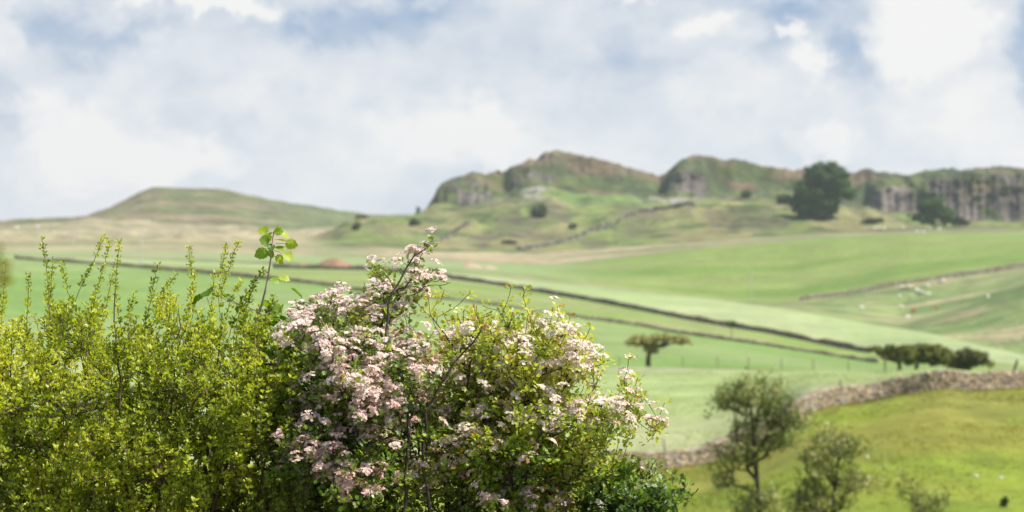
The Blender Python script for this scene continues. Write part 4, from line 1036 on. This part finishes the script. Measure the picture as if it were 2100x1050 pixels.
# ------------------------------------------------------------------ sky, sun
SUN_AZ, SUN_EL = math.radians(99), math.radians(56)
def world():
    w = bpy.data.worlds.new('World'); SC.world = w; w.use_nodes = True
    nt = w.node_tree; nt.nodes.clear(); N = nt.nodes.new; L = nt.links.new
    out = N('ShaderNodeOutputWorld')
    sky = N('ShaderNodeTexSky'); sky.sky_type = 'NISHITA'; sky.sun_disc = False; sky.sun_elevation = SUN_EL; sky.sun_rotation = SUN_AZ; sky.dust_density = 1.; sky.altitude = 200
    b0 = N('ShaderNodeBackground'); b0.inputs['Strength'].default_value = .10; L(sky.outputs['Color'], b0.inputs['Color'])
    tc = N('ShaderNodeTexCoord'); sp = N('ShaderNodeSeparateXYZ'); L(tc.outputs['Generated'], sp.inputs[0])
    def M(op, a, b=None, c=None):
        n = N('ShaderNodeMath'); n.operation = op
        for k, q in enumerate((a, b, c)):
            if q is None: continue
            if isinstance(q, (int, float)): n.inputs[k].default_value = q
            else: L(q, n.inputs[k])
        return n.outputs[0]
    az = M('ARCTAN2', sp.outputs['X'], sp.outputs['Y']); el = M('ARCSINE', sp.outputs['Z'])
    cv = N('ShaderNodeCombineXYZ'); L(az, cv.inputs[0]); L(el, cv.inputs[1])
    def noise(scale, detail, rough, sx, sy, off):
        mp = N('ShaderNodeMapping'); mp.inputs['Scale'].default_value = (sx, sy, 1); mp.inputs['Location'].default_value = (off, off * .7, off * 1.3)
        L(cv.outputs[0], mp.inputs['Vector'])
        n = N('ShaderNodeTexNoise'); n.inputs['Scale'].default_value = scale; n.inputs['Detail'].default_value = detail; n.inputs['Roughness'].default_value = rough; n.inputs['Distortion'].default_value = .35
        L(mp.outputs['Vector'], n.inputs['Vector']); return n
    wn = noise(26, 4, .5, 1, 1.2, 3.1)
    wv = N('ShaderNodeVectorMath'); wv.operation = 'SUBTRACT'; L(wn.outputs['Color'], wv.inputs[0]); wv.inputs[1].default_value = (.5, .5, .5)
    ws = N('ShaderNodeVectorMath'); ws.operation = 'SCALE'; L(wv.outputs[0], ws.inputs[0]); ws.inputs['Scale'].default_value = .032
    wp = N('ShaderNodeVectorMath'); wp.operation = 'ADD'; L(cv.outputs[0], wp.inputs[0]); L(ws.outputs[0], wp.inputs[1])
    wn2 = noise(95, 4, .6, 1, 1.1, 1.7)
    wv2 = N('ShaderNodeVectorMath'); wv2.operation = 'SUBTRACT'; L(wn2.outputs['Color'], wv2.inputs[0]); wv2.inputs[1].default_value = (.5, .5, .5)
    ws2 = N('ShaderNodeVectorMath'); ws2.operation = 'SCALE'; L(wv2.outputs[0], ws2.inputs[0]); ws2.inputs['Scale'].default_value = .022
    wp2 = N('ShaderNodeVectorMath'); wp2.operation = 'ADD'; L(wp.outputs[0], wp2.inputs[0]); L(ws2.outputs[0], wp2.inputs[1]); wp = wp2
    blobs = [(150,270,120,90,.45),(300,330,150,50,.30),(230,370,130,35,.2),(60,350,60,60,.2),(420,2,150,24,.75),(520,20,80,20,.2),(1000,300,170,60,.36),(900,270,160,50,.18),(1440,55,65,40,.5),(1480,180,110,50,.22),(1620,70,34,26,.5),(1655,140,42,38,.55),
             (1880,70,110,110,.55),(1960,60,50,80,.2),(2010,270,100,90,.34),(1900,220,80,80,.15),(1690,295,60,30,.28),(560,210,170,40,.14),(15,60,40,80,.25),(430,330,60,30,.2),(1150,200,120,40,.1),(1260,5,50,14,.4),
             (150,65,110,50,-.50),(300,70,80,22,-.35),(760,40,170,50,-.55),(900,10,90,25,-.3),(620,60,60,40,-.3),(1290,60,70,60,-.28),(1610,15,70,30,-.6),(1720,100,45,60,-.5),(1580,90,30,40,-.3),(2085,60,38,80,-.65),(2095,180,40,70,-.45),(400,190,120,40,-.18),(0,230,25,70,-.3),(480,250,40,30,-.15),(1750,170,40,60,-.2)]
    acc = None
    for x, y, rx, ry, a in blobs:
        c = ((x - CX) / F, (CY - y) / F, 0)
        s = N('ShaderNodeVectorMath'); s.operation = 'SUBTRACT'; L(wp.outputs[0], s.inputs[0]); s.inputs[1].default_value = c
        k = N('ShaderNodeVectorMath'); k.operation = 'MULTIPLY'; L(s.outputs[0], k.inputs[0]); k.inputs[1].default_value = (F / rx, F / ry, 0)
        dd = N('ShaderNodeVectorMath'); dd.operation = 'DOT_PRODUCT'; L(k.outputs[0], dd.inputs[0]); L(k.outputs[0], dd.inputs[1])
        q2 = M('POWER', dd.outputs['Value'], 2.4) if a > 0 else dd.outputs['Value']
        g = M('MULTIPLY', M('POWER', 2.718, M('MULTIPLY', q2, -1.0)), a if a > 0 else a * .85)
        acc = g if acc is None else M('ADD', acc, g)
    n3 = noise(52, 6, .6, 1, 1.3, 8.); n1 = noise(18, 7, .55, 1, 1.6, 0.4); n2 = noise(7, 3, .5, 1, 1.5, 5.)
    v = M('ADD', M('MULTIPLY_ADD', n1.outputs['Fac'], .95, -.475), M('MULTIPLY_ADD', n2.outputs['Fac'], .3, -.15))
    v = M('ADD', M('MULTIPLY_ADD', n3.outputs['Fac'], .50, -.25), v)
    v = M('ADD', v, M('MULTIPLY', acc, .98))
    v = M('ADD', v, M('MULTIPLY_ADD', el, -1.5, .725))          # clearer higher up
    cr = N('ShaderNodeValToRGB'); e = cr.color_ramp; e.interpolation = 'LINEAR'
    st = [(0, (.33, .46, .65)), (.25, (.47, .56, .71)), (.5, (.645, .70, .785)), (.72, (.775, .805, .85)), (1, (.92, .912, .905))]
    e.elements[0].position = 0; e.elements[1].position = 1
    for p, c in st[1:-1]: e.elements.new(p)
    for q, (p, c) in zip(e.elements, st): q.color = (*c, 1)
    L(v, cr.inputs[0])
    b1 = N('ShaderNodeBackground'); L(cr.outputs[0], b1.inputs['Color']); b1.inputs['Strength'].default_value = 1.0 / 2 ** EXPO
    # broken cloud overhead: more blue gaps above 15 degrees
    hi = N('ShaderNodeMapRange'); hi.inputs['From Min'].default_value = .14; hi.inputs['From Max'].default_value = .5; hi.inputs['To Min'].default_value = 1; hi.inputs['To Max'].default_value = .35
    L(el, hi.inputs['Value'])
    mx = N('ShaderNodeMixShader'); L(hi.outputs[0], mx.inputs[0]); L(b0.outputs[0], mx.inputs[1]); L(b1.outputs[0], mx.inputs[2])
    L(mx.outputs[0], out.inputs['Surface'])
world()
sl = bpy.data.lights.new('sun', 'SUN'); sl.energy = 4.7; sl.angle = math.radians(.6); sl.color = (1, .94, .82)
so = bpy.data.objects.new('sun', sl); COL.objects.link(so)
sd = Vector((math.sin(SUN_AZ) * math.cos(SUN_EL), math.cos(SUN_AZ) * math.cos(SUN_EL), math.sin(SUN_EL)))
so.rotation_euler = (-sd).to_track_quat('-Z', 'Y').to_euler(); so.location = (20, 0, 60)

# ------------------------------------------------------------------ camera
cam = bpy.data.cameras.new('camera'); co = bpy.data.objects.new('camera', cam); COL.objects.link(co)
co.location = (0, 0, 0); co.rotation_euler = (math.radians(90), 0, 0)
cam.sensor_width = 36; cam.lens = 85; cam.clip_start = .1; cam.clip_end = 20000
cam.dof.use_dof = True; cam.dof.focus_distance = 9.0; cam.dof.aperture_fstop = 4.5; cam.dof.aperture_blades = 0
SC.camera = co
SC.view_settings.view_transform = 'Standard'; SC.view_settings.look = 'None'; SC.view_settings.exposure = EXPO; SC.view_settings.gamma = 1
SC.cycles.use_denoising = True
SC.cycles.max_bounces = 8; SC.cycles.volume_bounces = 1; SC.cycles.transmission_bounces = 6
